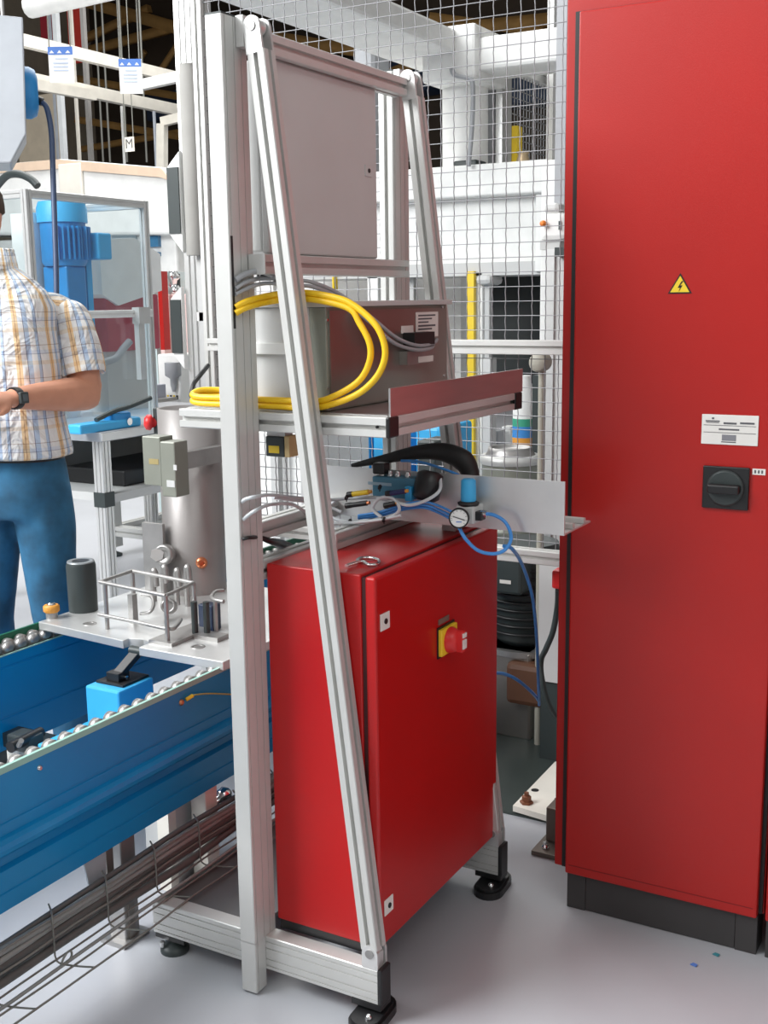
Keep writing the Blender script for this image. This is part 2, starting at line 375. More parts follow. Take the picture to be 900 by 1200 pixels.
for i, L in enumerate([[(276, 328, 'Y', -.002), (288, 321, 'Y', -.012), (305, 318, 'Y', -.02), (322, 326, 'X', .10), (330, 345, 'X', .106)],
                       [(276, 338, 'Y', -.002), (290, 330, 'Y', -.012), (310, 326, 'X', .092), (345, 328, 'X', .095), (370, 332, 'X', .13), (400, 346, 'X', .20), (435, 372, 'Y', -.175), (465, 396, 'Y', -.19), (490, 405, 'Y', -.185), (508, 402, 'Y', -.17), (512, 398, 'Y', -.151)],
                       [(276, 345, 'Y', -.002), (292, 337, 'Y', -.012), (312, 332, 'X', .09), (345, 334, 'X', .093), (370, 337, 'X', .13), (400, 351, 'X', .20), (434, 378, 'Y', -.18), (462, 402, 'Y', -.195), (488, 410, 'Y', -.19), (504, 408, 'Y', -.175), (508, 404, 'Y', -.151)]]):
    tag(build('grey_cable', MB().tube(cpts(L), .0042 if i else .006, 8), GCAB), ['short grey cable arching out of the post slot', 'upper grey cable running to the front of the control box', 'lower grey cable running to the front of the control box'][i], 'cable', 'grey cables above the control box')
tag(build('black_cable', MB().tube(cpts([(224, 464, 'X', .112), (227, 450, 'X', .15), (236, 438, 'X', .17), (244, 428, 'X', .2)]), .005, 8), BLACK), 'short black cable rising behind the post at the shelf end', 'cable')

# ---------------------------------------------------------------- low red cabinet
rc = thing('red_cabinet', (.385, -.13, BT), 'low red electrical cabinet standing inside the aluminium rack', 'cabinet')
CX0, CX1, CZ0, CZ1 = .083, .690, .147, .966
body = bx('body', (CX0, -.236, CZ0), (CX1, -.004, CZ1), RED, rc, bevel=.003)
bx('rubber_gasket', (CX0 + .004, -.246, CZ0 + .006), (CX1 - .004, -.236, CZ1 - .006), mat('seal_dark', (.05, .004, .005), .6), rc)
door = bx('door', (CX0 - .001, -.271, CZ0 + .001), (CX1 + .001, -.246, CZ1 - .003), RED, rc, bevel=.005)
bx('base_strip', (CX0 + .004, -.24, BT + .0005), (CX1 - .004, -.01, CZ0), BLACK, rc)
for z in (.865, .233):
    x = .118
    lk = bx('lock', (x - .020, -.2735, z - .018), (x + .018, -.271, z + .018), PALE, door, bevel=.001)
    build('keyhole', MB().cyl((x, -.2755, z), (x, -.273, z), .006, 14), BLACK, door)
e0 = at(513, 765, Y=-.272); e1 = at(531, 733, Y=-.272); ex = (e0.x + e1.x) / 2; ez = (e0.z + e1.z) / 2
sw = bx('main_switch', (ex - .04, -.283, ez - .031), (ex + .04, -.2715, ez + .031), YELP, door, bevel=.002)
bx('switch_back', (ex - .042, -.2745, ez - .036), (ex + .042, -.2712, ez + .036), BLACK, door)
build('switch_knob', MB().lathe((ex, -.283, ez), [(.030, 0), (.030, .005), (.026, .015), (.023, .021), (.005, .023)], 28, (0, -1, 0)), REDP, door)
build('switch_handle', MB().obox((ex, -.309, ez), (.008, 0, 0), (0, .010, 0), (0, 0, .025)), REDP, door, bevel=.003)
bx('lock_flag', (ex - .0085, -.3215, ez - .016), (ex + .0085, -.3185, ez + .005), PALE, door)
bx('lock_flag', (ex - .0085, -.3215, ez + .010), (ex + .0085, -.3185, ez + .020), PALE, door)
a = at(514, 733, Y=-.272); b = at(526, 720, Y=-.272)
bx('switch_label', (a.x, -.2728, a.z), (b.x, -.2712, b.z), mat('tag_grey', (.18, .12, .10), .5), door)
# bent chrome hook lying on the cabinet
hk = [at(406, 663, Z=CZ1 + .006), at(415, 660, Z=CZ1 + .006), at(425, 658, Z=CZ1 + .006), at(432, 662, Z=CZ1 + .006), at(442, 661, Z=CZ1 + .006), at(444, 657, Z=CZ1 + .006), at(436, 654, Z=CZ1 + .006), at(424, 654, Z=CZ1 + .006), at(419, 656, Z=CZ1 + .010)]
tag(build('metal_hook', MB().tube(hk, .004, 8), CHROME), 'small bent chrome hook lying on top of the low red cabinet', 'hook')

# ---------------------------------------------------------------- pneumatic panel on the low red cabinet
PX = .45
pp = thing('mounting_panel', (PX, -.2, CZ1), 'bare aluminium panel with flange standing across the low red cabinet top', 'panel')
pa = at(352, 541, X=PX); pb = at(662, 568, X=PX); pc = at(662, 628, X=PX)
PY0, PY1, PZ0, PZ1 = pa.y, pb.y, pc.z, pb.z + .006
bx('plate', (PX, PY1, PZ0), (PX + .004, PY0, PZ1), ALUB, pp)
bx('flange', (PX + .004, PY1, PZ0), (PX + .17, PY0, PZ0 + .004), ALUB, pp)
for x in (PX + .06, PX + .13): build('flange_rail', MB().profile((x, PY1 - .0, PZ0 + .0105), (x, PY0, PZ0 + .0105), .014, .013, (1, 0, 0), {'v+': [(0, .004, .004)]}), ALU, pp)
for y in (-.055, -.20):
    build('support_rail', MB().profile((.255 if y > -.1 else .56, y, CZ1 + (PZ0 - CZ1) / 2), (.66, y, CZ1 + (PZ0 - CZ1) / 2), PZ0 - CZ1 - .001, .036, (0, 0, 1), ALL1 if y > -.1 else {}), ALU, pp)
bx('rail_plate', (.250, -.076, CZ1 + .001), (.2545, -.034, PZ0 - .001), ALUB, pp)

def PT(px, py, X): return at(px, py, X=X)
# valve block
vb = thing('valve_block', PT(463, 585, PX - .05), 'blue-grey pneumatic valve block with steel fittings on the aluminium panel', 'valve')
a = PT(436, 558, PX - .045); b = PT(487, 586, PX - .045)
bx('body', (PX - .045, b.y, b.z), (PX - .0005, a.y, a.z), TEAL, vb, bevel=.003)
bx('body_step', (PX - .058, PT(474, 570, PX - .058).y, b.z - .002), (PX - .044, b.y + .004, a.z - .016), SKY, vb, bevel=.002)
bx('body_print', (PX - .0462, PT(470, 570, PX).y, a.z - .020), (PX - .0452, PT(443, 570, PX).y, a.z - .013), mat('print_pale', (.35, .5, .6), .5), vb)
for px in (448, 457, 466, 478):
    c = PT(px, 553, PX - .025); build('fitting', MB().lathe((PX - .025, c.y, a.z), [(.007, 0), (.007, .006), (.0055, .007), (.0055, .013)], 12), CHROME, vb)
bx('silencer', (PX - .04, PT(460, 550, PX).y, a.z + .004), (PX - .01, PT(446, 550, PX).y, a.z + .030), BLACK, vb, bevel=.004)
sv = MB().lathe(PT(502, 569, PX - .035), [(.020, -.035), (.030, -.028), (.032, 0), (.030, .026), (.018, .033)], 24, (.25, -.1, 1))
tag(build('solenoid_coil', sv, BLACK), 'round black solenoid coil beside the blue-grey valve block', 'solenoid')
# regulator
RX = PX - .035
rg = thing('pressure_regulator', PT(548, 612, RX), 'air pressure regulator with blue knob and white dial on the panel', 'regulator')
k = PT(549, 587, RX); kt = PT(549, 561, RX); zb = PT(549, 612, RX).z
build('adjusting_knob', MB().lathe(k, [(.0165, 0), (.0175, .004), (.0165, kt.z - k.z - .004), (.012, kt.z - k.z)], 26), SKY, rg)
build('collar', MB().lathe(k + V((0, 0, -.006)), [(.022, -.004), (.024, .0), (.024, .003), (.018, .006)], 26), BLACK, rg)
bx('body', (RX - .022, k.y - .022, zb), (PX - .0005, k.y + .022, k.z - .009), LGREY, rg, bevel=.004)
g = PT(538, 607, RX - .045); ax = V((-.86, -.35, 0.08)).normalized()
build('gauge_stem', MB().cyl(V((RX - .02, g.y, g.z)), g, .006, 12), DSTEEL, rg)
gr = build('gauge_rim', MB().lathe(g, [(.019, -.010), (.0225, -.006), (.0225, .008), (.020, .010), (.019, .0075)], 30, ax), BLACK, rg)
build('gauge_dial', MB().lathe(g + ax * .0068, [(.0195, 0), (.0195, .001)], 30, ax), WHITE, gr)
u = ax.cross(V((0, 0, 1))).normalized(); q = u.cross(ax)
build('gauge_needle', MB().obox(g + ax * .0084, u * .013 + q * .004, q * .0012, ax * .0004), INK, gr)
build('gauge_print', MB().obox(g + ax * .0082 - q * .008, u * .006, q * .001, ax * .0003), INKB, gr)
tick = build('gauge_tick', MB().obox(g + ax * .0082 + u * .0165, u * .0018, q * .0004, ax * .0003), INK, gr)
for t in range(1, 10):
    an = math.radians(-45 + t * 30) ; dd = u * math.cos(an) + q * math.sin(an); ee = ax.cross(dd)
    build('gauge_tick', MB().obox(g + ax * .0082 + dd * .0165, dd * .0018, ee * .0004, ax * .0003), INK, gr)
c = PT(561, 604, RX); build('outlet_block', MB().box((RX - .012, c.y - .012, c.z - .010), (RX + .012, c.y + .012, c.z + .010)), BLACK, rg, bevel=.002)
c2 = PT(566, 602, RX); build('outlet_nut', MB().cyl(c2 + V((0, .006, 0)), c2 + V((0, -.010, 0)), .009, 6), CHROME, rg)
# blue hoses
ho = [(568, 602, RX), (580, 604, RX), (593, 613, RX), (599, 630, RX - .0), (592, 644, RX - .01), (578, 649, RX - .02), (560, 645, RX - .03), (546, 632, RX - .04), (539, 620, RX - .035), (537, 614, RX - .02)]
tag(build('air_hose', MB().tube([PT(*h) for h in ho], .0042, 8), BCAB), 'blue air hose looping from the regulator outlet below the dial', 'hose')
h2 = [at(590, 640, X=RX + .01), at(600, 643, X=RX + .05), at(612, 662, X=.70), at(624, 700, X=.78), at(629, 750, X=.85), at(631, 800, X=.92), at(632, 826, X=1.0)]
tag(build('air_hose', MB().tube(h2, .0045, 8), BCAB), 'blue air hose hanging down between the red cabinets', 'hose')
h3 = [at(575, 790, X=.85), at(588, 789, X=.86), at(605, 796, X=.88), at(622, 810, X=.93), at(632, 822, X=1.0)]
tag(build('air_hose', MB().tube(h3, .0045, 8), BCAB), 'short blue air hose curving out behind the low red cabinet', 'hose')
bl = [(530, 600, RX - .03), (512, 592, PX - .05), (495, 588, PX - .07), (470, 592, PX - .08), (445, 600, PX - .08), (420, 604, PX - .07)]
for i, dz in enumerate((0, 5, 9)):
    tag(build('thin_blue_hose', MB().tube([PT(x, y + dz * (1 - j / 8), X + .004 * i) for j, (x, y, X) in enumerate(bl)], .0032, 6), BCAB), ['upper of three thin blue hoses sagging below the valve block', 'middle of three thin blue hoses sagging below the valve block', 'lowest of three thin blue hoses sagging below the valve block'][i], 'hose', 'thin blue hoses')
# white and grey tubing
for i, L in enumerate([[(516, 560, PX - .03), (515, 575, PX - .06), (500, 586, PX - .075), (480, 592, PX - .08), (462, 588, PX - .08), (440, 583, PX - .07), (410, 584, PX - .06), (380, 586, PX - .1), (345, 583, .25), (318, 580, .13)],
                       [(395, 585, PX - .07), (384, 597, PX - .075), (392, 608, PX - .08), (420, 612, PX - .08), (455, 607, PX - .08), (468, 597, PX - .085), (460, 584, PX - .085), (445, 584, PX - .09), (437, 596, PX - .09), (447, 606, PX - .09)],
                       [(470, 604, PX - .08), (440, 610, PX - .09), (405, 613, PX - .1), (375, 612, PX - .13), (345, 592, .25), (318, 591, .13)],
                       [(400, 600, PX - .10), (375, 590, PX - .11), (345, 586, .25), (320, 583, .15)]]):
    tag(build('pneumatic_tube', MB().tube([PT(*p) for p in L] + ([at(300, 582, Y=-.03), at(288, 585, Y=-.015), at(284, 588, Y=-.002)] if i == 0 else [at(302, 597, Y=-.03), at(292, 603, Y=-.015), at(285, 609, Y=-.002)] if i == 2 else []), .0040, 8), mat('tube_white', (.60, .63, .65), .35)), ['white tube from the solenoid coil across to the near post', 'white tube coiled in a small ring below the valve block', 'lowest white tube running past the strut to the near post', 'short white tube ending behind the slanted strut'][i], 'tube', 'white pneumatic tubes')
sl = [at(412, 546, X=.49), at(430, 542, X=.5), at(450, 538, X=.5), at(490, 530, X=.52), at(520, 530, X=.54), at(543, 540, X=.55), at(552, 558, X=.55), at(553, 575, X=.52)]
tag(build('cable_sleeve', MB().tube(sl, .014, 10, rs=[.005, .008, .011, .017, .022, .026, .020, .012]), RUB), 'black fabric cable sleeve arched over the valve block', 'sleeve')
tag(build('air_hose', MB().tube([at(470, 540, X=.47), at(490, 541, X=.475), at(515, 548, X=.47), at(540, 558, X=.465), at(548, 566, X=.462)], .0035, 6), BCAB), 'thin blue hose lying on the black cable sleeve', 'hose')
for i, (px, py, L, m, lab) in enumerate([(421, 578, 11, YELP, 'yellow sensor plug among the white tubes'), (419, 591, 11, BLACK, 'black sensor plug below the yellow one'), (458, 591, 6, BLACK, 'black plug inside the small white tube ring'), (465, 577, 10, mat('navy', (.02, .03, .12), .4), 'dark blue plug in front of the valve block')]):
    a = PT(px - L, py + 1.5, PX - .085); b = PT(px + L, py - 1.5, PX - .085)
    t = thing('sensor_plug', (a + b) / 2, lab, 'plug', 'sensor plugs'); build('body', MB().cyl(a, b, .006, 12), m, t); build('ring', MB().cyl(a - (b - a) * .12, a + (b - a) * .15, .0068, 12), BLACK, t); build('tip', MB().cyl(b, b + (b - a) * .15, .004, 10), ORANGE if i != 1 else COPPER, t)
for i, (px, py) in enumerate([(445, 571, ), (406, 583), (450, 609), (410, 611), (407, 586)][:4]):
    c = PT(px, py, PX - .09); tag(build('cable_tie', MB().lathe(c, [(.006, -.002), (.0068, 0), (.006, .002)], 12, (0, 1, .3)).box(c + V((-.001, -.001, -.010)), c + V((.001, .001, .004))), BLACK), ['black cable tie on the tubes beside the yellow plug', 'black cable tie on the tubes nearest the strut', 'black cable tie under the small tube ring', 'black cable tie on the lowest tube near the strut'][i], 'cable tie', 'black cable ties')
bc = at(318, 632, Y=.03)
tag(build('black_cable', MB().tube([at(284, 632, Y=-.002), at(292, 630, Y=-.01), at(304, 630, X=.082), at(316, 634, X=.12), at(330, 638, Y=.06), at(345, 645, Y=.08)], .0045, 8, rs=[.0035, .004, .005, .007, .012, .013]), BLACK), 'black cable leaving the near post above the low red cabinet', 'cable')
# laser sensor under the shelf
a = at(311, 511, X=.16); b = at(333, 536, X=.16)
ls = thing('laser_sensor', (.175, (a.y + b.y) / 2, b.z), 'small black and yellow sensor hung under the rack shelf', 'sensor')
bx('body', (.16, b.y, b.z), (.20, a.y, a.z), GRAPH, ls, bevel=.002)
bx('side_cover', (.162, b.y - .012, b.z), (.198, b.y, a.z + .002), mat('pale_amber', (.62, .46, .22), .5), ls, bevel=.001)
bx('sensor_label', (.1592, b.y + .012, b.z + .008), (.1598, a.y - .008, a.z - .020), YELP, ls)
bx('hanger', (.165, b.y, a.z), (.195, a.y, SZ - .0415), ALU, ls)

# ---------------------------------------------------------------- tall red cabinets
def tall(y0, y1, lab, stick):
    t = thing('switch_cabinet', (.95, (y0 + y1) / 2, 0), lab, 'cabinet')
    bx('body', (.695, y1, .1), (1.3 if not stick else 1.1, y0 + .039 if stick else y0, 2.18), RED2, t, bevel=.003)
    d = bx('door', (.665, y1 + .012, .1), (.688, y0, 2.125), RED2, t, bevel=.004)
    bx('door_gasket', (.688, y1 + .004, .104), (.6955, y0 + .0165 if stick else y0 - .004, 2.130), BLACK, t)
    bx('door_crease', (.6644, y1 + .02, .123), (.6649, y0 - .01, .125), mat('crease', (.2, .005, .005), .5), d)
    for a_, b_ in ((y0, y0 - .048), (y1 + .062, y1 + .012)): bx('plinth_corner', (.683, b_, 0), (.75, a_, .098), DGREY, t, bevel=.002)
    bx('plinth_panel', (.685, y1 + .063, .002), (.695, y0 - .049, .098), DGREY, t)
    return t, d
tc1, dr = tall(-.468, -.945, 'tall red switch cabinet with warning triangle and rotary switch on its door', True)
tc2, dr2 = tall(-.952, -1.75, 'second tall red cabinet, cut off by the picture edge', False)
DX = .665
# warning triangle
c = at(797, 335, X=DX); zt = at(797, 320, X=DX).z; zb = at(797, 344, X=DX).z; h = zt - zb; hw = h * .60
def tri(s, x, th):
    cz = zb + h / 3; return MB().prism([(x, c.y, cz + (zt - cz) * s), (x, c.y + hw * s, cz + (zb - cz) * s), (x, c.y - hw * s, cz + (zb - cz) * s)], (-th, 0, 0))
ws = build('warning_sign', tri(1, DX - .0002, .0008), BLACK, dr, label='yellow triangle with black lightning bolt'); build('sign_face', tri(.80, DX - .001, .0004), YELP, dr)
bolt = [(.10, .62), (-.14, .28), (.0, .28), (-.06, .08), (.16, .40), (.02, .40), (.22, .62)]
build('lightning_bolt', MB().prism([(DX - .0015, c.y - bx_ * h * .8, zb + .02 * h + bz_ * h * .95) for bx_, bz_ in bolt], (-.0004, 0, 0)), BLACK, dr)
# name plate
a = at(823, 485, X=DX); b = at(888, 523, X=DX)
npl = bx('name_plate', (DX - .002, b.y, b.z), (DX - .0002, a.y, a.z), PALE, dr, bevel=.001)
def pr(u0, v0, u1, v1, m=INK): bx('print_line', (DX - .0026, a.y + (b.y - a.y) * u0, a.z + (b.z - a.z) * v0), (DX - .0019, a.y + (b.y - a.y) * u1, a.z + (b.z - a.z) * v1), m, dr)
for q_ in ((.07, .20, .32, .24), (.08, .26, .31, .28), (.18, .10, .22, .16), (.39, .25, .62, .31), (.68, .23, .93, .29), (.04, .35, .96, .365), (.31, .46, .67, .51), (.04, .59, .96, .605), (.37, .66, .62, .86), (.36, .89, .62, .92)): pr(*q_, m=INK if q_[1] != .66 else mat('print_grey', (.22, .22, .24), .6))
# rotary switch
a = at(825, 545, X=DX); b = at(877, 598, X=DX); cy = (a.y + b.y) / 2; cz = (a.z + b.z) / 2
sw = bx('switch_plate', (DX - .008, b.y, b.z), (DX - .0002, a.y, a.z), BLACK, dr, bevel=.002)
build('switch_ring', MB().lathe((DX - .008, cy, cz), [(.040, 0), (.040, .004), (.036, .006)], 30, (-1, 0, 0)), GRAPH, dr)
build('switch_handle', MB().obox((DX - .022, cy, cz), (.012, 0, 0), (0, .034, 0), (0, 0, .010)), BLACK, dr, bevel=.004)
a = at(882, 549, X=DX); b = at(897, 557, X=DX)
bx('sticker', (DX - .001, b.y, b.z), (DX - .0002, a.y, a.z), PALE, dr)
for k in (.15, .42, .68): bx('print_line', (DX - .0013, a.y + (b.y - a.y) * (k + .14), b.z + .003), (DX - .0011, a.y + (b.y - a.y) * k, a.z - .003), INK, dr)

# ---------------------------------------------------------------- mesh fence behind the rack
FX = 1.18
fe = thing('safety_fence', (FX, .35, 0), 'wire mesh safety fence with aluminium rails behind the equipment rack', 'fence')
fyF = at(665, 800, X=FX).y; fy0 = fyF - .035; fy1 = .97
build('fence_post', MB().profile((FX + .03, fy0 + .02, .03), (FX + .03, fy0 + .02, 2.9), .04, .04, (1, 0, 0), ALL1), ALU, fe)
build('fence_post', MB().profile((FX + .03, fy1 + .02, .66), (FX + .03, fy1 + .02, 2.9), .04, .04, (1, 0, 0), ALL1), ALU, fe)
build('fence_rail', MB().profile((FX - .005, fy0 + .0, 1.376), (FX - .005, fy1, 1.376), .04, .04, (0, 0, 1), ALL1), ALU, fe)
build('fence_rail', MB().profile((FX - .005, fy0 + .0, .778), (FX - .005, fy1, .778), .04, .04, (0, 0, 1), ALL1), ALU, fe)
mw = MB(); sp = .0405; y = fy0 + .02
ny = int((fy1 - fy0) / sp)
for i in range(ny + 1):
    yy = fy0 + .045 + i * sp
    P = [V((FX + .022 + (.002 if k % 2 else -.002), yy, .76 + k * sp / 2)) for k in range(int(2.1 / sp * 2))]
    mw.tube(P, .0016, 4, spline=False)
for k in range(int(2.1 / sp)):
    z = .775 + k * sp; mw.tube([V((FX + .022, fy0 + .03, z)), V((FX + .022, fy1, z))], .0016, 4, spline=False)
o = build('mesh_panel', mw, MESHW, fe); o['kind'] = 'stuff'
ft = thing('fence_foot', (1.0, -.34, 0), 'brown steel foot bracket on the floor beside the tall red cabinet', 'bracket')
BRN = mat('brown_steel', (.16, .13, .11), .45, .5)
bx('foot_plate', (.895, -.415, 0), (1.06, -.285, .014), BRN, ft, bevel=.002)
bx('upright', (.965, -.345, .014), (1.03, -.30, .115), BRN, ft, bevel=.004)
bx('upright_flange', (1.03, -.41, .014), (1.036, -.30, .115), BRN, ft)
build('bolt', MB().lathe((.925, -.315, .014), [(.010, 0), (.010, .007), (.006, .008), (.006, .018)], 12), CHROME, ft)
mp = thing('machine_base_plate', (1.4, -.1, 0), 'white steel base plate with a rusty bolt behind the fence foot', 'plate')
build('plate', MB().prism([at(601, 944, Z=.03), at(662, 962, Z=.03), at(690, 880, Z=.03), at(650, 893, Z=.03)], (0, 0, -.018)), CREAM, mp)
c = at(617, 941, Z=.03); bx('plate_shim', (1.2, -.3, .006), (1.5, -.18, .012), DSTEEL, mp)
build('bolt', MB().lathe(c, [(.020, 0), (.020, .006), (.014, .008), (.014, .022), (.007, .024), (.007, .034)], 6, smooth=False), mat('rusty_bolt', (.22, .08, .04), .5, .4), mp)
c = at(627, 926, Z=.03); build('hole', MB().lathe(c, [(.012, 0), (.012, .0008)], 14), BLACK, mp)

struct(bx('floor_shade_sheet', (1.10, -.6, 0), (2.9, .36, .006), mat('shaded_green_floor', (.05, .065, .06), .35, .2)))  # added dark sheet: green-grey floor tone with the blocked light put into its colour
# motor and cables seen through the gap under the fence
mo = thing('electric_motor', (1.75, .05, 0), 'dark electric motor standing low behind the mesh fence', 'motor')
a = at(584, 660, X=1.62); b = at(632, 772, X=1.62); cy = (a.y + b.y) / 2; r = (a.y - b.y) / 2 + .05
build('housing', MB().lathe((1.8, cy + .05, b.z), [(r * .7, 0), (r, .03), (r, .30), (r * .95, .32), (r * .9, .36)], 28), GRAPH, mo)
for i in range(9):
    build('cooling_fin', MB().lathe((1.8, cy + .05, b.z + .05 + i * .028), [(r, 0), (r + .012, .002), (r + .012, .007), (r, .009)], 28), BLACK, mo)
bx('terminal_box', (1.60, b.y + .06, a.z - .10), (1.7, a.y + .04, a.z + .03), GRAPH, mo, bevel=.01)
c = at(592, 682, X=1.597); bx('rating_label', (1.597, c.y - .02, c.z - .006), (1.5995, c.y + .02, c.z + .006), PALE, mo)
bx('foot_block', (1.66, cy - .03, 0), (1.94, cy + .18, b.z), STEEL, mo, bevel=.01)
build('flange', MB().lathe((1.8, cy + .05, b.z - .02), [(r + .03, 0), (r + .03, .02)], 28), DSTEEL, mo)
bx('gearbox', (1.62, b.y - .02, b.z - .18), (1.76, cy + .05, b.z - .03), mat('rust_brown', (.12, .05, .025), .6), mo, bevel=.02)
wp = face(632, 655, 648, 800, 1.52, .03); t = thing('machine_cover', (1.52, wp[0][1], 0), 'cream sheet metal cover on a dark skirt behind the fence post', 'cover')
bx('sheet', (wp[0][0], wp[0][1], wp[1][2]), (wp[1][0], wp[1][1] - .1, wp[0][2] + .02), LGREY, t); bx('skirt', (wp[0][0] + .01, wp[0][1] - .005, 0), (wp[1][0] + .1, wp[1][1] - .1, wp[1][2]), GRAPH, t)
rcv = face(646, 668, 662, 692, 1.23, .05); t = thing('red_plug', (1.27, rcv[0][1], rcv[1][2]), 'red power plug with grey cable beside the fence post', 'plug')
bx('body', rcv[0], rcv[1], REDP, t, bevel=.008)
build('cable', MB().tube([at(654, 690, X=1.255), at(653, 712, X=1.33), at(648, 740, X=1.34), at(640, 760, X=1.36), at(634, 775, X=1.4), at(636, 800, X=1.4), at(645, 830, X=1.42), at(660, 850, X=1.44)], .009, 8), GRAPH, t)

# ---------------------------------------------------------------- blue roller conveyor
cv = thing('roller_conveyor', (.6, .75, 0), 'blue twin-rail roller conveyor passing behind the equipment rack', 'conveyor')
NX0, NX1 = -1.2, 2.0
YN, YFAR, ZT, ZB = .385, 1.135, .580, .272
def rail(yo, s, nm):       # s=+1: the inside lies towards +y
    o = lambda d: yo + s * d
    prof = [(o(0), ZT), (o(0), .468), (o(.003), .466), (o(.003), .462), (o(0), .460), (o(0), .436), (o(-.010), .433), (o(-.018), .426), (o(-.022), .416), (o(-.020), .406), (o(-.012), .398), (o(.004), .394), (o(.012), .384), (o(.012), .366), (o(0), .360), (o(0), .318), (o(.003), .316), (o(.003), .312), (o(0), .310), (o(0), ZB),
            (o(.07), ZB), (o(.07), .36), (o(.067), .362), (o(.067), .366), (o(.07), .368), (o(.07), .505), (o(.067), .507), (o(.067), .511), (o(.07), .513), (o(.07), .543), (o(.066), .543), (o(.066), .535), (o(.006), .535), (o(.006), ZT)]
    P = [V((NX0, y, z)) for y, z in prof]
    return build(nm, MB().prism(P, (NX1 - NX0, 0, 0)), BLUE, cv)
rn = rail(YN, 1, 'side_rail'); rf = rail(YFAR, -1, 'side_rail')
bx('edge_strip', (NX0, YN - .0012, ZT - .012), (NX1, YN + .0072, ZT + .002), PALEGREEN, rn)
bx('edge_strip', (NX0, YFAR - .0072, .545), (NX1, YFAR + .0015, ZT + .002), GREEN, rf)
bx('inner_edge', (NX0, YFAR - .0712, .5425), (NX1, YFAR - .0655, .5455), PALEGREEN, rf)
bx('inner_edge', (NX0, YN + .0655, .5425), (NX1, YN + .0712, .5455), PALEGREEN, rn)
RP = .048
first = {}
for yc, nm, par, X_a, X_b, ph in ((YN + .026, 'roller', rn, -1.17, 1.9, 0), (YFAR - .022, 'roller', rf, -1.17, 1.9, 0), (YFAR - .048, 'roller', rf, -1.17, 1.9, .024)):
    n = int((X_b - X_a) / RP)
    r0 = build(nm, MB().lathe((X_a + ph, yc, .553 if yc > .6 else .5625), [(.008, -.012), (.0195, -.010), (.0195, .010), (.008, .012)], 14, (0, 1, 0)), DSTEEL, par)
    copies(r0, par, [(k * RP, 0, 0) for k in range(1, n)])
bx('roller_guide', (NX0, YN + .008, .537), (NX1, YN + .064, .546), GRAPH, rn)
bx('roller_guide', (NX0, YFAR - .064, .537), (NX1, YFAR - .008, .546), GRAPH, rf)
for x in (-.28, .52):
    pass
c = at(46, 900, Y=YN); build('rail_bolt', MB().lathe((c.x, YN, c.z), [(.007, -.001), (.007, .002), (.004, .005)], 12, (0, -1, 0)), CHROME, rn)
for x in (-.85, .02, .34, 1.5):
    lg = bx('leg', (x, YN + .012, 0), (x + .05, YN + .062, ZB), DSTEEL if x < .3 else CREAM, cv, bevel=.003)
    bx('leg_foot', (x - .02, YN + .0, 0), (x + .07, YN + .075, .012), DSTEEL, lg)
    bx('leg', (x, YFAR - .062, 0), (x + .05, YFAR - .012, ZB), CREAM, cv, bevel=.003)
for x in (-.6, .28, 1.2): bx('cross_member', (x, YN + .07, .285), (x + .06, YFAR - .07, .325), GRAPH, cv)
# leg bracket under the near rail
a = at(96, 1000, Y=.392); b = at(140, 1068, Y=.392)
t = thing('leg_bracket', (0, .36, 0), 'grey folded steel bracket under the blue conveyor beside the cable tray', 'bracket')
build('sheet', MB().prism([at(97, 1005, Y=.392), at(124, 998, Y=.392), at(124, 1064, Y=.392), at(116, 1068, Y=.392), at(105, 1040, Y=.392)], (0, .004, 0)), mat('pale_blue_sheet', (.50, .56, .60), .4, .4), t)
build('holder', MB().box(at(124, 990, Y=.392), at(136, 1058, Y=.392) + V((0, .012, 0))), STEEL, t)
build('holder_head', MB().box(at(119, 988, Y=.392), at(142, 982, Y=.392) + V((0, .016, 0))), GRAPH, t)
bx('floor_leg', (.03, .392, 0), (.05, .404, at(130, 1056, Y=.392).z + .002), STEEL, t)
# wide column under the conveyor
a = at(193, 935, Y=.47); b = at(240, 980, Y=.47)
t = thing('support_column', ((a.x + b.x) / 2, .5, 0), 'wide beige steel column standing under the blue conveyor', 'column')
bx('column_body', (a.x + .03, .47, 0), (b.x, .57, ZB), LGREY, t, bevel=.003); bx('corner_angle', (a.x, .462, 0), (a.x + .03, .50, ZB), CREAM, t)
tag(build('hose_coupling', MB().lathe(at(259, 935, Y=.42), [(.012, -.03), (.018, -.02), (.014, -.005), (.022, .0), (.022, .02), (.012, .03)], 14, (1, -.3, .5)), CHROME), 'clear chrome hose coupling under the conveyor beside the post', 'coupling')
# ground wire
gw = [at(218, 820, Y=YN - .004), at(226, 815, Y=YN - .012), at(240, 813, Y=YN - .012), at(256, 813, Y=YN - .012), at(275, 814, Y=YN - .012)]
t = thing('ground_wire', gw[0], 'yellow-green ground wire bolted to the blue conveyor rail', 'wire')
build('wire', MB().tube(gw, .0022, 6), mat('yellow_green_wire', (.42, .42, .06), .4), t); build('cable_lug', MB().cyl(gw[0], gw[1], .005, 10), YELP, t); build('lug_bolt', MB().lathe(at(212, 823, Y=YN), [(.008, -.001), (.008, .004), (.004, .007)], 10, (0, -1, 0)), COPPER, t)

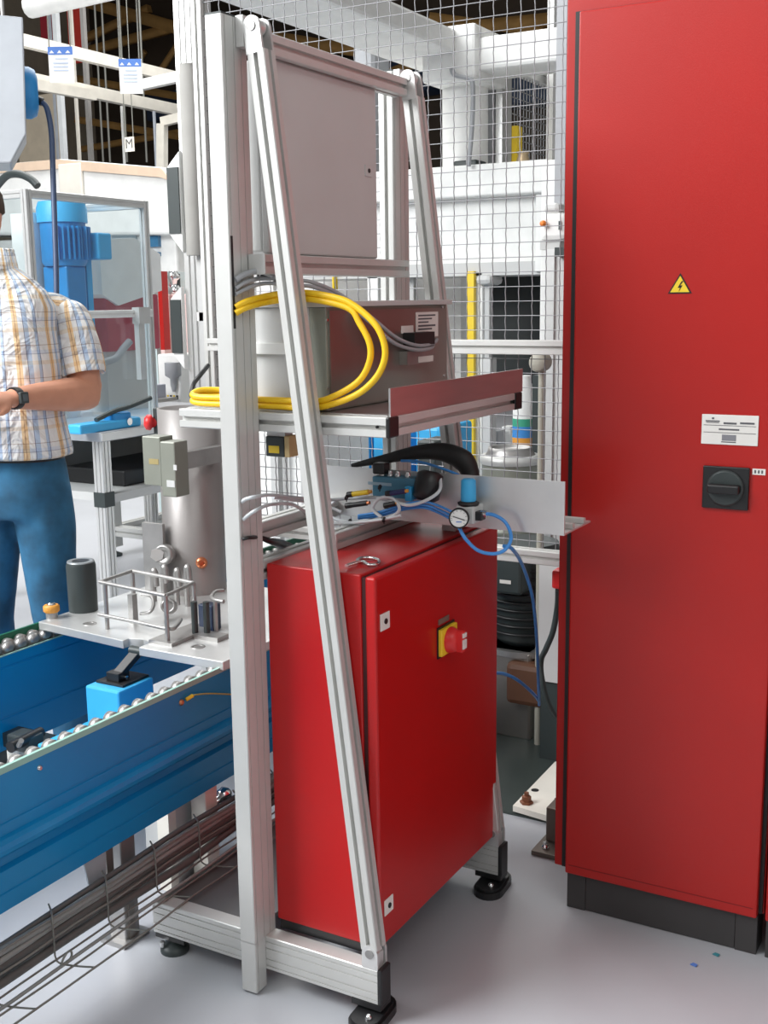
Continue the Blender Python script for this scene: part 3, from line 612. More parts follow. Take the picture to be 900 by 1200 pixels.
# ---------------------------------------------------------------- stopper unit between the rails
st = thing('pallet_stopper', (.4, .7, .28), 'light blue pallet stopper with black latch between the conveyor rails', 'stopper')
p0 = at(100, 803, Z=.50); p1 = at(137, 815, Z=.50); p2 = at(187, 792, Z=.50)
sx0, sx1 = .318, .318 + .14; sy0, sy1 = .655, .775
bx('housing', (sx0, sy0, .36), (sx1, sy1, .50), SKY, st, bevel=.006)
bx('base', (.16, .66, .345), (.48, .80, .385), SKY, st, bevel=.004)
bx('latch_plate', (sx0 + .03, sy0 + .012, .5), (sx1 - .005, sy1 - .012, .507), BLACK, st, bevel=.001)
L0 = V((sx0 + .055, .715, .515)); L1 = V((.435, .690, .572)); dv = (L1 - L0).normalized(); sd = V((0, 1, 0)); up = dv.cross(sd)
arm = build('latch_arm', MB().obox((L0 + L1) / 2, dv * ((L1 - L0).length / 2), sd * .016, up * .009).obox(L0 + V((.01, 0, .004)), (.022, 0, 0), (0, .022, 0), (0, 0, .012)), BLACK, st, bevel=.002)
build('latch_roller', MB().cyl(L1 + V((0, -.02, .004)), L1 + V((0, .02, .004)), .013, 16), GRAPH, st)
build('latch_pin', MB().cyl(L1 + V((0, -.026, .002)), L1 + V((0, -.02, .002)), .006, 12), CHROME, st)
build('latch_pin', MB().cyl(L0 + V((.012, -.03, .0)), L0 + V((.012, -.022, .0)), .006, 12), CHROME, st)
t = thing('proximity_bracket', (.2, .8, .3), 'black sensor clamp on the light blue stopper base', 'sensor')
build('clamp', MB().obox(at(30, 868, Z=.36), (.03, 0, 0), (0, .04, 0), (0, 0, .022)), GRAPH, t, bevel=.006); build('sensor_body', MB().cyl(at(12, 876, Z=.375), at(48, 858, Z=.375), .015, 14), BLACK, t)
build('clamp_bolt', MB().cyl(at(22, 874, Z=.38), at(25, 868, Z=.40), .007, 10), DSTEEL, t)

# ---------------------------------------------------------------- pallet and fixture on the conveyor
PZ = .576; PT_ = .600
pal = thing('pallet', (.75, .75, PZ), 'white aluminium pallet plate lying across the blue conveyor', 'pallet')
n0 = .735; n1 = .655
def slab(ya, yb, xa): return [(xa, ya, PZ), (xa, yb, PZ), (1.18, yb, PZ), (1.18, ya, PZ)]
poly = [(.405, .372, PZ), (.405, n1, PZ), (.455, n1, PZ), (.47, (n0 + n1) / 2, PZ), (.455, n0, PZ), (.432, n0, PZ), (.465, 1.09, PZ), (1.10, 1.09, PZ), (1.10, .372, PZ)]
build('plate', MB().prism(poly, (0, 0, PT_ - PZ)), ALUB, pal, bevel=.002)
for px, py in ((105, 731), (232, 758)):
    c = at(px, py, Z=PT_); build('bushing', MB().lathe(c, [(.020, 0), (.020, .0012), (.013, .0012), (.013, .0004)], 20), DSTEEL, pal)
c = at(61, 724, Z=PT_)
kn = thing('locating_knob', c, 'orange knob with steel head on the far pallet corner', 'knob')
build('stem', MB().cyl(c, c + V((0, 0, .02)), .017, 16), DSTEEL, kn); build('cap', MB().lathe(c + V((0, 0, .018)), [(.020, 0), (.024, .004), (.024, .018), (.020, .022)], 22), ORANGE, kn); build('screw_head', MB().lathe(c + V((0, 0, .04)), [(.012, 0), (.012, .004), (.008, .007)], 14), CHROME, kn)
c = at(98, 715, Z=PT_); 
bk = thing('fixture_sleeve', c, 'upright black tube standing on the white pallet', 'tube')
build('tube', MB().lathe(c, [(.043, 0), (.044, .14), (.041, .15)], 32), GRAPH, bk); build('tube_rim', MB().lathe(c + V((0, 0, .150)), [(.041, 0), (.040, .004), (.026, .004), (.024, .0001)], 32), mat('rim_grey', (.28, .30, .31), .35, .3), bk); build('bore', MB().lathe(c + V((0, 0, .1500)), [(.0255, 0), (.0255, .0042)], 24), BLACK, bk)
# welded rod frame
rf_ = thing('rod_frame', (.6, .75, PT_), 'bare steel rod frame standing on the pallet beside the black tube', 'fixture')
ROD = DSTEEL
zt_ = .735; zl = .64
A = at(117, 682, Z=zt_); B = at(155, 669, Z=zt_); Cc = at(227, 683, Z=zt_); D_ = at(194, 698, Z=zt_)
for nm, P in (('top_rod', (A, B)), ('top_rod', (B, Cc)), ('top_rod', (Cc, D_)), ('top_rod', (D_, A))): build(nm, MB().tube(P, .0055, 10, spline=False), ROD, rf_)
for Q, k in ((A, .02), (B, .1), (Cc, .0), (D_, -.02)):
    q = Q.copy(); q = Q + (D_ - A) * (.08 if Q is A else 0)
    build('upright_rod', MB().tube((q, V((q.x, q.y, PT_))), .0065, 10, spline=False), ROD, rf_)
e0 = at(116, 720, Z=zl); e1 = at(205, 737, Z=zl)
build('lower_rod', MB().tube((e0, at(160, 729, Z=zl), at(198, 737, Z=zl), at(207, 733, Z=zl), at(212, 726, Z=zl)), .0055, 10), ROD, rf_)
build('brace_rod', MB().tube((at(166, 697, Z=.67), at(177, 699, Z=.67), at(180, 708, Z=.655), at(176, 717, Z=.64), at(165, 719, Z=.63)), .005, 8), ROD, rf_)
bx('frame_foot', (D_.x - .02, D_.y - .03, PT_), (Cc.x + .02, D_.y + .05, PT_ + .01), ROD, rf_)
bx('flat_bar', at(151, 730, Z=PT_), at(159, 730, Z=PT_) + V((.012, 0, .085)), ROD, rf_)
# black finger clamp and steel hooks
cl = thing('finger_clamp', at(240, 745, Z=PT_), 'black finger clamp on the pallet next to the post', 'clamp')
for px, hh in ((229, .10), (243, .10)):
    c = at(px, 746, Z=PT_); build('finger', MB().tube((c, c + V((0, 0, hh))), .009, 12, spline=False), GRAPH, cl)
c = at(237, 740, Z=PT_); build('clamp_block', MB().box(c + V((.01, -.03, .0)), c + V((.05, .02, .075))), mat('navy_block', (.015, .03, .07), .4), cl, bevel=.003)
c = at(243, 748, Z=PT_); bx('clamp_foot', c + V((-.02, -.05, 0)), c + V((.03, .035, .012)), DSTEEL, cl)
rd = [at(262, 705, Z=.70), at(252, 703, Z=.70), at(248, 700, Z=.70), at(252, 694, Z=.70), at(262, 692, Z=.70)]
t = thing('bent_rod', rd[0], 'bent steel rod at the pallet edge touching the post', 'rod'); build('rod', MB().tube(rd, .006, 10), ROD, t); build('rod_leg', MB().tube((rd[1], V((rd[1].x, rd[1].y, PT_))), .006, 10, spline=False), ROD, t)
HOOKY = [(179, 668), (191, 664), (206, 668), (218, 664)]
for i, (px, py) in enumerate(HOOKY):
    c = at(px, py, X=.80); t = tag(build('lifting_hook', MB().tube((V((.80, c.y, PT_)), c + V((0, 0, -.02)), c + V((0, -.004, 0)), c + V((0, -.010, -.01)), V((.80, c.y - .012, c.z - .05))), .009, 10), ROD), ['first of four steel pegs behind the rod frame, counted from the person', 'second of four steel pegs behind the rod frame, counted from the person', 'third of four steel pegs behind the rod frame, counted from the person', 'last of four steel pegs behind the rod frame, nearest the post'][i], 'peg', 'steel pegs on the pallet')
c = at(198, 718, Z=.62); tag(build('bearing_ring', MB().lathe(c + V((.0, .0, .02)), [(.012, -.03), (.022, -.028), (.022, .01), (.016, .012), (.012, .0)], 20, (-.5, -.3, .2)), ROD), 'small steel bushing lying on the pallet behind the rod frame', 'bushing')

# grey pressure vessel with switch box
vc = at(230, 690, Z=PT_); ztop = at(230, 478, X=vc.x, ).z
VR = .098
pv = thing('pressure_vessel', vc, 'upright dull grey cylindrical vessel standing on the pallet', 'vessel')
H = ztop - PT_
build('shell', MB().lathe(vc, [(VR, 0), (VR, H), (VR - .006, H), (VR - .006, H - .05), (.01, H - .052)], 48), TANK, pv)
s0 = at(221, 536, X=vc.x - VR - .003); s1 = at(247, 533, X=vc.x - VR - .003)
build('weld_seam', MB().tube([vc + V((-(VR + .001) * math.cos(t), -(VR + .001) * math.sin(t), s0.z - PT_)) for t in [.25 + .07 * k for k in range(6)]], .0032, 6), ALUB, pv)
c = at(239, 662, X=vc.x - .085); dn = (V((c.x, c.y, 0)) - V((vc.x, vc.y, 0))).normalized()
cc = V((vc.x, vc.y, c.z)) + dn * (VR - .003)
build('drain_port', MB().lathe(cc, [(.018, 0), (.018, .012), (.012, .016), (.008, .016), (.008, .006)], 18, dn), COPPER, pv)
sb = thing('switch_box', at(187, 580, X=vc.x - .16), 'olive grey metal switch box fixed to the grey vessel', 'box')
b0 = at(166, 511, X=.74); b1 = at(190, 570, X=.74)
bx('box_side', (.74, b1.y, b1.z), (.80, b0.y, b0.z + .0), GREEN_GREY, sb, bevel=.003)
bx('box_cover', (.738, b1.y - .055, b1.z - .03), (.80, b1.y, b0.z - .012), GREEN_GREY, sb, bevel=.004)
build('bracket_arm', MB().box((.745, b1.y - .02, b0.z - .10), (vc.x, b1.y - .05, b0.z - .05)), DSTEEL, sb)
for px, py, w_, h_ in ((205, 548, .012, .016), (200, 567, .03, .02)): c = at(px, py, X=.7365); bx('box_label', (.7365, c.y - w_ / 2, c.z - h_ / 2), (.7385, c.y + w_ / 2, c.z + h_ / 2), LGREY, sb)
c = at(180, 541, X=.7385); bx('box_stamp', (.7388, c.y - .018, c.z - .008), (.74, c.y + .018, c.z + .008), mat('worn_gold', (.35, .28, .12), .5), sb)
pf = thing('pipe_flange', at(192, 650, X=.83), 'grey pipe flange with bolts beside the vessel foot', 'flange')
a = at(166, 612, X=.86); b = at(192, 655, X=.86); bx('flange_plate', (.86, b.y, PT_), (.872, a.y, a.z), DSTEEL, pf)
build('flange_ring', MB().lathe(at(192, 650, X=.845), [(.012, -.02), (.032, -.018), (.032, .008), (.024, .01), (.012, .0)], 22, (-1, -.2, .1)), DSTEEL, pf)
build('flange_stud', MB().cyl(at(184, 650, X=.83), at(184, 650, X=.87), .022, 6), ALUB, pf)

# ---------------------------------------------------------------- wire cable tray beside the conveyor
ct = thing('cable_tray', (-.1, .335, .12), 'wire basket cable tray with grey cables running under the conveyor', 'cable tray')
ty0, ty1, tz = .300, .352, .142
TX0, TX1 = -.80, 1.0
def along(y, z, r=.0024, wob=.003, nm='tray_wire'):
    P = [V((TX0 + k * (TX1 - TX0) / 12, y + random.uniform(-wob, wob), z + random.uniform(-wob, wob))) for k in range(13)]
    return build(nm, MB().tube(P, r, 6, res=3), GALV, ct)
along(.250, .127); along(.295, .128); along(.336, .130); along(.334, .185); along(.334, .228); along(.375, .132)
for k in range(11):
    x = TX0 + .04 + k * .165
    build('tray_hoop', MB().tube([V((x + .03, .372, .240)), V((x + .012, .345, .236)), V((x, .332, .232)), V((x, .331, .18)), V((x + .003, .330, .132)), V((x + .012, .295, .127)), V((x + .03, .248, .127))], .0022, 6, res=3), GALV, ct)
for i, (y, z, r) in enumerate([(.346, .218, .009), (.364, .222, .007), (.350, .200, .008), (.348, .150, .010), (.368, .152, .008), (.352, .170, .007), (.300, .136, .004), (.357, .184, .012)]):
    P = [V((TX0 + k * (TX1 - TX0) / 9, y + random.uniform(-.003, .003), z + random.uniform(-.004, .004))) for k in range(10)]
    build('tray_cable', MB().tube(P, r, 8, res=4), mat('tray_cable_dark', (.11, .11, .105), .5) if i % 2 else mat('tray_cable_grey', (.26, .27, .26), .5), ct)
c = at(77, 1122, Y=.25)
build('tray_clip', MB().tube([c + V((-.012, 0, -.008)), c + V((0, 0, .006)), c + V((.014, 0, .008)), c + V((.016, 0, -.006)), c + V((0, 0, -.014))], .0025, 6, closed=True), GALV, ct)
for x in (-.62, .82): bx('tray_foot', (x, .31, 0), (x + .02, .35, .13), DSTEEL, ct)

# ---------------------------------------------------------------- standing person in a checked shirt
PD = 3.72
def W3(px, py, d=0.): return at(px, py, D=PD + d)
hip = W3(16, 560); foot0 = V((hip.x, hip.y, 0))
pe = thing('person', foot0, 'person in a checked short-sleeved shirt and blue jeans standing behind the conveyor', 'person')
LAT = V((RIGHT.x, RIGHT.y, 0)).normalized(); FRO = V((-FWD.x, -FWD.y, 0)).normalized()
an = math.radians(14); LAT, FRO = (LAT * math.cos(an) + FRO * math.sin(an)), (FRO * math.cos(an) - LAT * math.sin(an))
def ring(c, a, b, n=24, fr=None, la=None, e=2.4):
    la = la or LAT; fr = fr or FRO; R = []
    for k in range(n):
        t = 2 * math.pi * k / n; cx, sx = math.cos(t), math.sin(t)
        R.append(V(c) + la * (a * math.copysign(abs(cx) ** (2 / e), cx)) + fr * (b * math.copysign(abs(sx) ** (2 / e), sx)))
    return R
def limb(mb, pts, rs, n=16): mb.tube(pts, 0, n, res=5, rs=rs); return mb
def remesh(o, vox=.010, sm=6):
    r = o.modifiers.new('remesh', 'REMESH'); r.mode = 'VOXEL'; r.voxel_size = vox; r.use_smooth_shade = True
    s = o.modifiers.new('smooth', 'SMOOTH'); s.iterations = sm; s.factor = .5
    return o
zc = lambda z: V((foot0.x, foot0.y, z))
neck = W3(-8, 300); nb = V((neck.x, neck.y, 1.626)); hc = nb + V((0, 0, .20)) + FRO * .035 - LAT * .02
ZS = lambda z: z if z < 1.05 else 1.05 + (z - 1.05) * 1.13
mid = lambda z, k=0., f=0.: zc(ZS(z)) + LAT * k + FRO * f
shL = W3(82, 366, -.02); shR = shL - LAT * .40 ; shR.z = shL.z
elL = W3(102, 461, -.02); wrL = W3(14, 467, -.30)
elR = shR - LAT * .07 + V((0, 0, -.29)) - FRO * .03; wrR = wrL - LAT * .16 + FRO * .01 + V((0, 0, -.03))
cx = ((shL + shR) / 2 - zc(0)).dot(LAT)
# skin: torso core, neck, head, arms, hands in one surface
bm_ = MB()
bm_.rings([ring(mid(z, k), a, b) for z, a, b, k in ((.95, .145, .10, .0), (1.1, .14, .10, .0), (1.3, .155, .105, cx * .7), (1.47, .15, .09, cx), (1.54, .07, .06, cx), (1.57, .056, .058, cx - .004))])
hx = nb + LAT * (cx - (nb - zc(0)).dot(LAT)) * .3
hc = V((nb.x, nb.y, 1.790)) + FRO * .03 - LAT * .036
limb(bm_, [mid(1.53, cx), mid(1.58, cx - .008, .004), (mid(1.58, cx - .008, .004) + hc + V((0, 0, -.07))) / 2 - LAT * .004, hc + V((0, 0, -.06)) - FRO * .01], [.062, .058, .058, .060])
HR = []
for z, a, b, f in ((-.125, .030, .030, .050), (-.115, .046, .055, .035), (-.085, .058, .078, .018), (-.04, .068, .092, .004), (0, .073, .098, -.002), (.045, .075, .098, -.006), (.085, .066, .085, -.008), (.112, .042, .055, -.008), (.120, .015, .02, -.008)):
    HR.append(ring(hc + V((0, 0, z)) + FRO * f, a, b, 24, e=2.1))
bm_.rings(HR)
def ell(mb, c, a, b, d, n=12):
    mb.rings([ring(V(c) + V((0, 0, d * math.sin(t))), a * math.cos(t) + 1e-4, b * math.cos(t) + 1e-4, n, e=2) for t in [(-.5 + k / 8) * math.pi * .98 for k in range(9)]])
nose = [hc + FRO * .090 + V((0, 0, .015)), hc + FRO * .104 + V((0, 0, -.012)), hc + FRO * .116 + V((0, 0, -.030)), hc + FRO * .098 + V((0, 0, -.042))]
limb(bm_, nose, [.010, .012, .016, .012], 10)
for s in (-1, 1):
    ell(bm_, hc + LAT * (s * .076) - FRO * .005 + V((0, 0, -.015)), .010, .020, .032)
    ell(bm_, hc + LAT * (s * .033) + FRO * .088 + V((0, 0, .030)), .026, .012, .008)
ell(bm_, hc + FRO * .089 + V((0, 0, -.066)), .026, .012, .006); ell(bm_, hc + FRO * .087 + V((0, 0, -.078)), .023, .012, .007)
def hand(mb, wr, dr, palm_n, side):
    dr = dr.normalized(); pn = (palm_n - dr * palm_n.dot(dr)).normalized(); ac = dr.cross(pn) * side
    pc_ = wr + dr * .055
    mb.rings([[wr + dr * t + (ac * (w * math.cos(q)) + pn * (h * math.sin(q))) for q in [2 * math.pi * k / 14 for k in range(14)]] for t, w, h in ((-.01, .027, .020), (.02, .034, .018), (.06, .041, .016), (.095, .040, .013), (.105, .030, .009))])
    for i, (off, ln) in enumerate(((.031, .068), (.011, .078), (-.010, .072), (-.029, .056))):
        b = wr + dr * .088 + ac * off; p1 = b + dr * ln * .42 + pn * .006; p2 = p1 + dr * ln * .26 + pn * ln * .22; p3 = p2 + dr * ln * .05 + pn * ln * .30
        limb(mb, [b - dr * .02, b, p1, p2, p3], [.0085, .0088, .0082, .0075, .006], 8)
    b = wr + dr * .03 + ac * .030; limb(mb, [b - ac * .012, b + ac * .012 + dr * .02 + pn * .006, b + ac * .022 + dr * .045 + pn * .014, b + ac * .020 + dr * .066 + pn * .020], [.011, .0105, .0095, .007], 8)
for sh, el, wr, s in ((shL, elL, wrL, 1), (shR, elR, wrR, -1)):
    limb(bm_, [sh, sh * .6 + el * .4, el * .92 + sh * .08, el, el * .75 + wr * .25, el * .35 + wr * .65, wr], [.056, .056, .052, .052, .055, .043, .030], 14)
    hand(bm_, wr, (wr - el), -FRO + V((0, 0, -.5)), s)
skin = remesh(build('body', bm_, SKIN, pe), .0065, 3)
# trousers
jm = mat('denim', (.018, .10, .19), .8, 0, .55, 8, .3, 500)
jn = MB()
jn.rings([ring(mid(z, k), a, b) for z, a, b, k in ((.84, .165, .125, .005), (.92, .178, .130, .005), (1.0, .170, .120, .005), (1.055, .160, .112, .005))])
for s in (-1, 1):
    kx = .093 * s + .01
    limb(jn, [mid(.93, kx * .9, 0), mid(.80, kx * 1.05, .005), mid(.55, kx * 1.2, .02), mid(.48, kx * 1.25, .02), mid(.25, kx * 1.32, -.01), mid(.07, kx * 1.36, -.02)], [.098, .096, .074, .069, .064, .062], 16)
remesh(build('jeans', jn, jm, pe), .011, 5)
bt = MB().rings([ring(mid(z, .005), .166, .118) for z in (1.025, 1.055)]); build('belt', bt, BLACK, pe)
for s in (-1, 1):
    kx = (.093 * s + .01) * 1.36; f0 = mid(0, kx)
    build('shoe', MB().rings([ring(f0 + V((0, 0, z)) + FRO * f, a, b, 20, e=2.6) for z, a, b, f in ((0, .046, .135, .045), (.02, .048, .137, .045), (.05, .044, .115, .03), (.085, .038, .06, -.02), (.10, .034, .045, -.03))]), GRAPH, pe)
# checked shirt
def plaid(name, rot, around, zper):
    m = bpy.data.materials.new(name); m.use_nodes = True; nt = m.node_tree; B_ = nt.nodes['Principled BSDF']; B_.inputs['Roughness'].default_value = .85
    tcn = nt.nodes.new('ShaderNodeTexCoord'); mpn = nt.nodes.new('ShaderNodeMapping'); mpn.inputs['Rotation'].default_value = (0, 0, rot); nt.links.new(tcn.outputs['Object'], mpn.inputs[0])
    sx = nt.nodes.new('ShaderNodeSeparateXYZ'); nt.links.new(mpn.outputs[0], sx.inputs[0])
    gr_ = nt.nodes.new('ShaderNodeTexGradient'); gr_.gradient_type = 'RADIAL'; nt.links.new(mpn.outputs[0], gr_.inputs[0])
    def stripes(out, mul, stops):
        m1 = nt.nodes.new('ShaderNodeMath'); m1.operation = 'MULTIPLY'; m1.inputs[1].default_value = mul; nt.links.new(out, m1.inputs[0])
        m2 = nt.nodes.new('ShaderNodeMath'); m2.operation = 'FRACT'; nt.links.new(m1.outputs[0], m2.inputs[0])
        r = nt.nodes.new('ShaderNodeValToRGB'); r.color_ramp.interpolation = 'CONSTANT'
        while len(r.color_ramp.elements) < len(stops): r.color_ramp.elements.new(.5)
        for e_, (p_, c_) in zip(r.color_ramp.elements, stops): e_.position = p_; e_.color = c_ + (1,)
        nt.links.new(m2.outputs[0], r.inputs[0]); return r
    Wt = (.82, .81, .79); Bl = (.46, .56, .70); Or = (.78, .56, .33); Dk = (.22, .22, .30)
    r1 = stripes(gr_.outputs['Fac'], around, [(0, Wt), (.12, Or), (.19, (.45, .26, .15)), (.21, Or), (.28, Wt), (.42, Dk), (.44, Bl), (.56, Wt), (.72, Bl), (.80, Dk), (.82, Wt)])
    r2 = stripes(sx.outputs['Z'], 1 / zper, [(0, (1, 1, 1)), (.30, (.96, .87, .76)), (.42, (1, 1, 1)), (.62, (.50, .50, .58)), (.64, (.86, .90, .98)), (.74, (1, 1, 1)), (.88, (.6, .5, .45)), (.90, (1, 1, 1))])
    mxn = nt.nodes.new('ShaderNodeMix'); mxn.data_type = 'RGBA'; mxn.blend_type = 'MULTIPLY'; mxn.inputs['Factor'].default_value = 1
    nt.links.new(r1.outputs[0], mxn.inputs['A']); nt.links.new(r2.outputs[0], mxn.inputs['B']); nt.links.new(mxn.outputs['Result'], B_.inputs['Base Color'])
    nz = nt.nodes.new('ShaderNodeTexNoise'); nz.inputs['Scale'].default_value = 10; nz.inputs['Distortion'].default_value = 1.8; nt.links.new(tcn.outputs['Object'], nz.inputs[0])
    bp = nt.nodes.new('ShaderNodeBump'); bp.inputs['Strength'].default_value = .8; bp.inputs['Distance'].default_value = .035; nt.links.new(nz.outputs[0], bp.inputs['Height']); nt.links.new(bp.outputs[0], B_.inputs['Normal'])
    return m
sm_ = plaid('checked_cotton', -math.atan2(LAT.y, LAT.x) + .9, 10, .10); sm2_ = plaid('checked_cotton_sleeve', 0, 4, .11)
sh_ = MB()
sh_.rings([ring(mid(z, k, f), a, b) for z, a, b, k, f in ((1.035, .196, .148, .008, .01), (1.06, .194, .147, .008, .01), (1.15, .196, .144, cx * .4, .015), (1.28, .206, .142, cx * .7, .012), (1.40, .198, .132, cx * .9, .004), (1.45, .205, .118, cx, 0), (1.495, .182, .100, cx, 0), (1.53, .138, .086, cx, 0), (1.56, .085, .074, cx, 0), (1.575, .066, .066, cx - .005, .005))])
for sh, s in ((shL, 1), (shR, -1)):
    limb(sh_, [sh - LAT * (s * .11) + V((0, 0, .015)), sh - LAT * (s * .05) + V((0, 0, .004)), sh - LAT * (s * .01) + V((0, 0, -.02))], [.056, .058, .056], 16)
shirt = remesh(build('shirt', sh_, sm_, pe), .010, 4)
for sh, el, s in ((shL, elL, 1), (shR, elR, -1)):
    axz = (sh - el).normalized(); axx = (LAT - axz * LAT.dot(axz)).normalized(); axy = axz.cross(axx); Mx = Matrix((axx, axy, axz)).transposed()
    L_ = (sh - el).length; RG = []
    for t, rr_, off in ((.035, .030, -.01), (.02, .050, -.004), (-.02, .063, .0), (-.06, .067, .003), (-.10, .069, .005), (-.14, .071, .004), (-.18, .073, .002), (-.205, .077, .0), (-.21, .072, 0), (-.19, .064, 0)):
        R_ = []
        for k in range(28):
            q_ = 2 * math.pi * k / 28; w_ = rr_ * (1 + .035 * math.sin(3 * q_ + t * 40) + .02 * math.sin(5 * q_ - t * 70))
            R_.append(V((math.cos(q_) * w_ + off * s, math.sin(q_) * w_, t)))
        RG.append(R_)
    sm3 = MB().rings(RG); sm3.v = [p + WLOC[pe] for p in sm3.v]
    so = build('sleeve', sm3, sm2_, pe); so.matrix_local = Matrix.Translation(sh - WLOC[pe]) @ Mx.to_4x4()
    sb_ = so.modifiers.new('subdivision', 'SUBSURF'); sb_.levels = 1; sb_.render_levels = 2
build('collar', MB().rings([ring(mid(1.565, cx, .012), .076, .082), ring(mid(1.60, cx, .008), .072, .076), ring(mid(1.612, cx, .005), .074, .078), ring(mid(1.555, cx, .014), .088, .094)], cap=False), sm_, shirt)
# wrist watch
d_ = (wrL - elL).normalized(); wc = wrL - d_ * .012
w0 = build('watch_strap', MB().lathe(wc, [(.033, -.011), (.0345, 0), (.033, .011)], 24, d_), BLACK, pe)
vdir = (CAM - wc); vdir = (vdir - d_ * vdir.dot(d_)).normalized(); ud = d_.cross(vdir)
build('watch_case', MB().obox(wc + vdir * .036, d_ * .016, ud * .017, vdir * .006), GRAPH, w0, bevel=.003); build('watch_face', MB().obox(wc + vdir * .0425, d_ * .010, ud * .010, vdir * .0006), mat('lcd', (.10, .12, .13), .2), w0)
# short hair, eyes, mouth, phone
hm = MB().rings([ring(hc + V((0, 0, z)) + FRO * f, a, b, 24, e=2.1) for z, a, b, f in ((.005, .050, .060, -.045), (.015, .0755, .078, -.030), (.04, .079, .088, -.020), (.07, .078, .099, -.008), (.105, .060, .078, -.008), (.126, .03, .04, -.008), (.130, .01, .01, -.008))])
build('hair', hm, mat('brown_hair', (.06, .035, .02), .8, 0, .4, 60), pe)
for s in (-1, 1):
    ec = hc + LAT * (s * .033) + FRO * .087 + V((0, 0, .012)); build('eye', MB().lathe(ec, [(.011, -.004), (.011, 0), (.006, .004), (.001, .005)], 14, FRO), WHITE, pe); build('iris', MB().lathe(ec + FRO * .004, [(.0052, 0), (.0052, .0018)], 12, FRO), INK, pe)
build('lips', MB().obox(hc + FRO * .098 + V((0, 0, -.072)), LAT * .022, FRO * .003, V((0, 0, .0015))), mat('lip', (.38, .12, .10), .5), pe)
pc_ = at(55, 460, D=3.4)
tag(build('marker_pen', MB().tube([wrL + d_ * .07 + FRO * .02 + V((0, 0, -.035)), wrL + d_ * .09 + FRO * .02 + V((0, 0, .045))], .012, 12, spline=False), mat('pen_dark', (.02, .04, .03), .4)), "dark pen held upright in the person's hand", 'pen')

# ---------------------------------------------------------------- machine column behind the vessel
KX = 1.45
a = at(213, 250, X=KX); b = at(240, 250, X=KX)
mc = thing('machine_column', (KX, (a.y + b.y) / 2, 0), 'tall slotted aluminium column with grey foam tube beside the rack post', 'column')
yc_ = (a.y + b.y) / 2; wd = a.y - b.y
build('column_profile', MB().profile((KX + .04, yc_, 0), (KX + .04, yc_, 3.1), .08, wd, (1, 0, 0), {'u-': [(-wd * .22, .008, .01), (wd * .02, .008, .01), (wd * .25, .008, .01)]}), ALUB, mc)
zt_, zb_ = at(226, 78, X=KX).z, at(226, 300, X=KX).z
build('foam_tube', MB().lathe((KX - .030, at(227, 200, X=KX - .03).y, zb_), [(.036, 0), (.037, .004), (.037, zt_ - zb_ - .03), (.035, zt_ - zb_ - .028), (.035, zt_ - zb_)], 24), mat('foam_grey', (.33, .32, .30), .8), mc)
bx('column_bracket', (KX - .03, yc_ - wd * .62, at(240, 366, X=KX).z - .03), (KX, yc_ - wd * .2, at(240, 366, X=KX).z), WHITE, mc)
bx('column_cover', (KX - .03, yc_ - wd * .62, at(240, 365, X=KX).z - .5), (KX, yc_ - wd * .3, at(240, 300, X=KX).z), LGREY, mc)
for i, (y0, y1, w0, w1, lab) in enumerate([(196, 275, 199, 217, 'upper light barrier head on the machine column'), (350, 415, 203, 219, 'lower light barrier head on the machine column')]):
    p = at(w0, y0, X=KX - .005); q = at(w1, y1, X=KX - .005)
    t = thing('light_barrier', (KX, (p.y + q.y) / 2, q.z), lab, 'sensor', 'light barrier heads')
    H = p.z - q.z
    build('housing', MB().prism([(KX - .001, q.y - .0, q.z - H * .28), (KX - .001, p.y - .0, q.z), (KX - .001, p.y, p.z), (KX - .001, q.y, p.z + H * .22)], (-.02, 0, 0)), WHITE, t, bevel=.004)
    bx('lens_window', (KX - .026, q.y + .004, q.z + .004), (KX - .0212, p.y - .001, p.z - .004), GRAPH, t)

# ---------------------------------------------------------------- work bench with guarded cell
BXX = 2.1
lb0 = at(97, 505, X=BXX); lb1 = at(118, 505, X=BXX); BTZ = lb0.z
BY = lb1.y
bn = thing('workbench', (BXX + .6, BY + .4, 0), 'aluminium profile workbench with open shelf behind the person', 'workbench')
lw = lb0.y - lb1.y
def leg(x, y): 
    l = build('leg', MB().profile((x, y, .0), (x, y, BTZ - .045), .06, .06, (1, 0, 0), {k: [(-.012, .006, .006), (.012, .006, .006)] for k in ('u+', 'u-', 'v+', 'v-')}), ALUB, bn); return l
BX1 = 3.45; BY1 = BY + .9
for x, y in ((BXX + .03, BY + .03), (BX1, BY + .03), (BXX + .03, BY1), (BX1, BY1)): leg(x, y)
jz = at(107, 585, X=BXX).z; bx('joint_cover', (BXX - .004, BY - .004, jz - .035), (BXX + .064, BY + .064, jz + .035), GRAPH, bn)
bx('bench_top', (BXX - .02, BY - .02, BTZ - .045), (BX1 + .05, BY1 + .05, BTZ), mat('bench_grey', (.42, .43, .45), .4), bn, bevel=.003)
bx('edge_profile', (BXX - .02, BY - .028, BTZ - .04), (BX1 + .05, BY - .02, BTZ - .005), ALUB, bn)
bx('lower_shelf', (BXX + .06, BY + .0, jz - .02), (BX1, BY1, jz + .02), LGREY, bn); bx('back_panel', (BX1 - .02, BY + .05, jz + .02), (BX1, BY1, BTZ - .05), GREEN_GREY, bn)
bx('rear_sheet', (BXX + .1, BY1 - .01, jz + .02), (BX1, BY1, BTZ - .05), mat('sheet_grey', (.42, .42, .40), .5), bn)
fl = at(134, 651, Z=0)
t = thing('machine_stand', (fl.x, fl.y, 0), 'grey profile machine stand with levelling feet behind the workbench', 'stand')
zt_ = at(134, 588, X=fl.x).z
build('stand_leg', MB().profile((fl.x, fl.y, .06), (fl.x, fl.y, zt_ + .3), .08, .08, (1, 0, 0), {'u-': S2}), ALU, t)
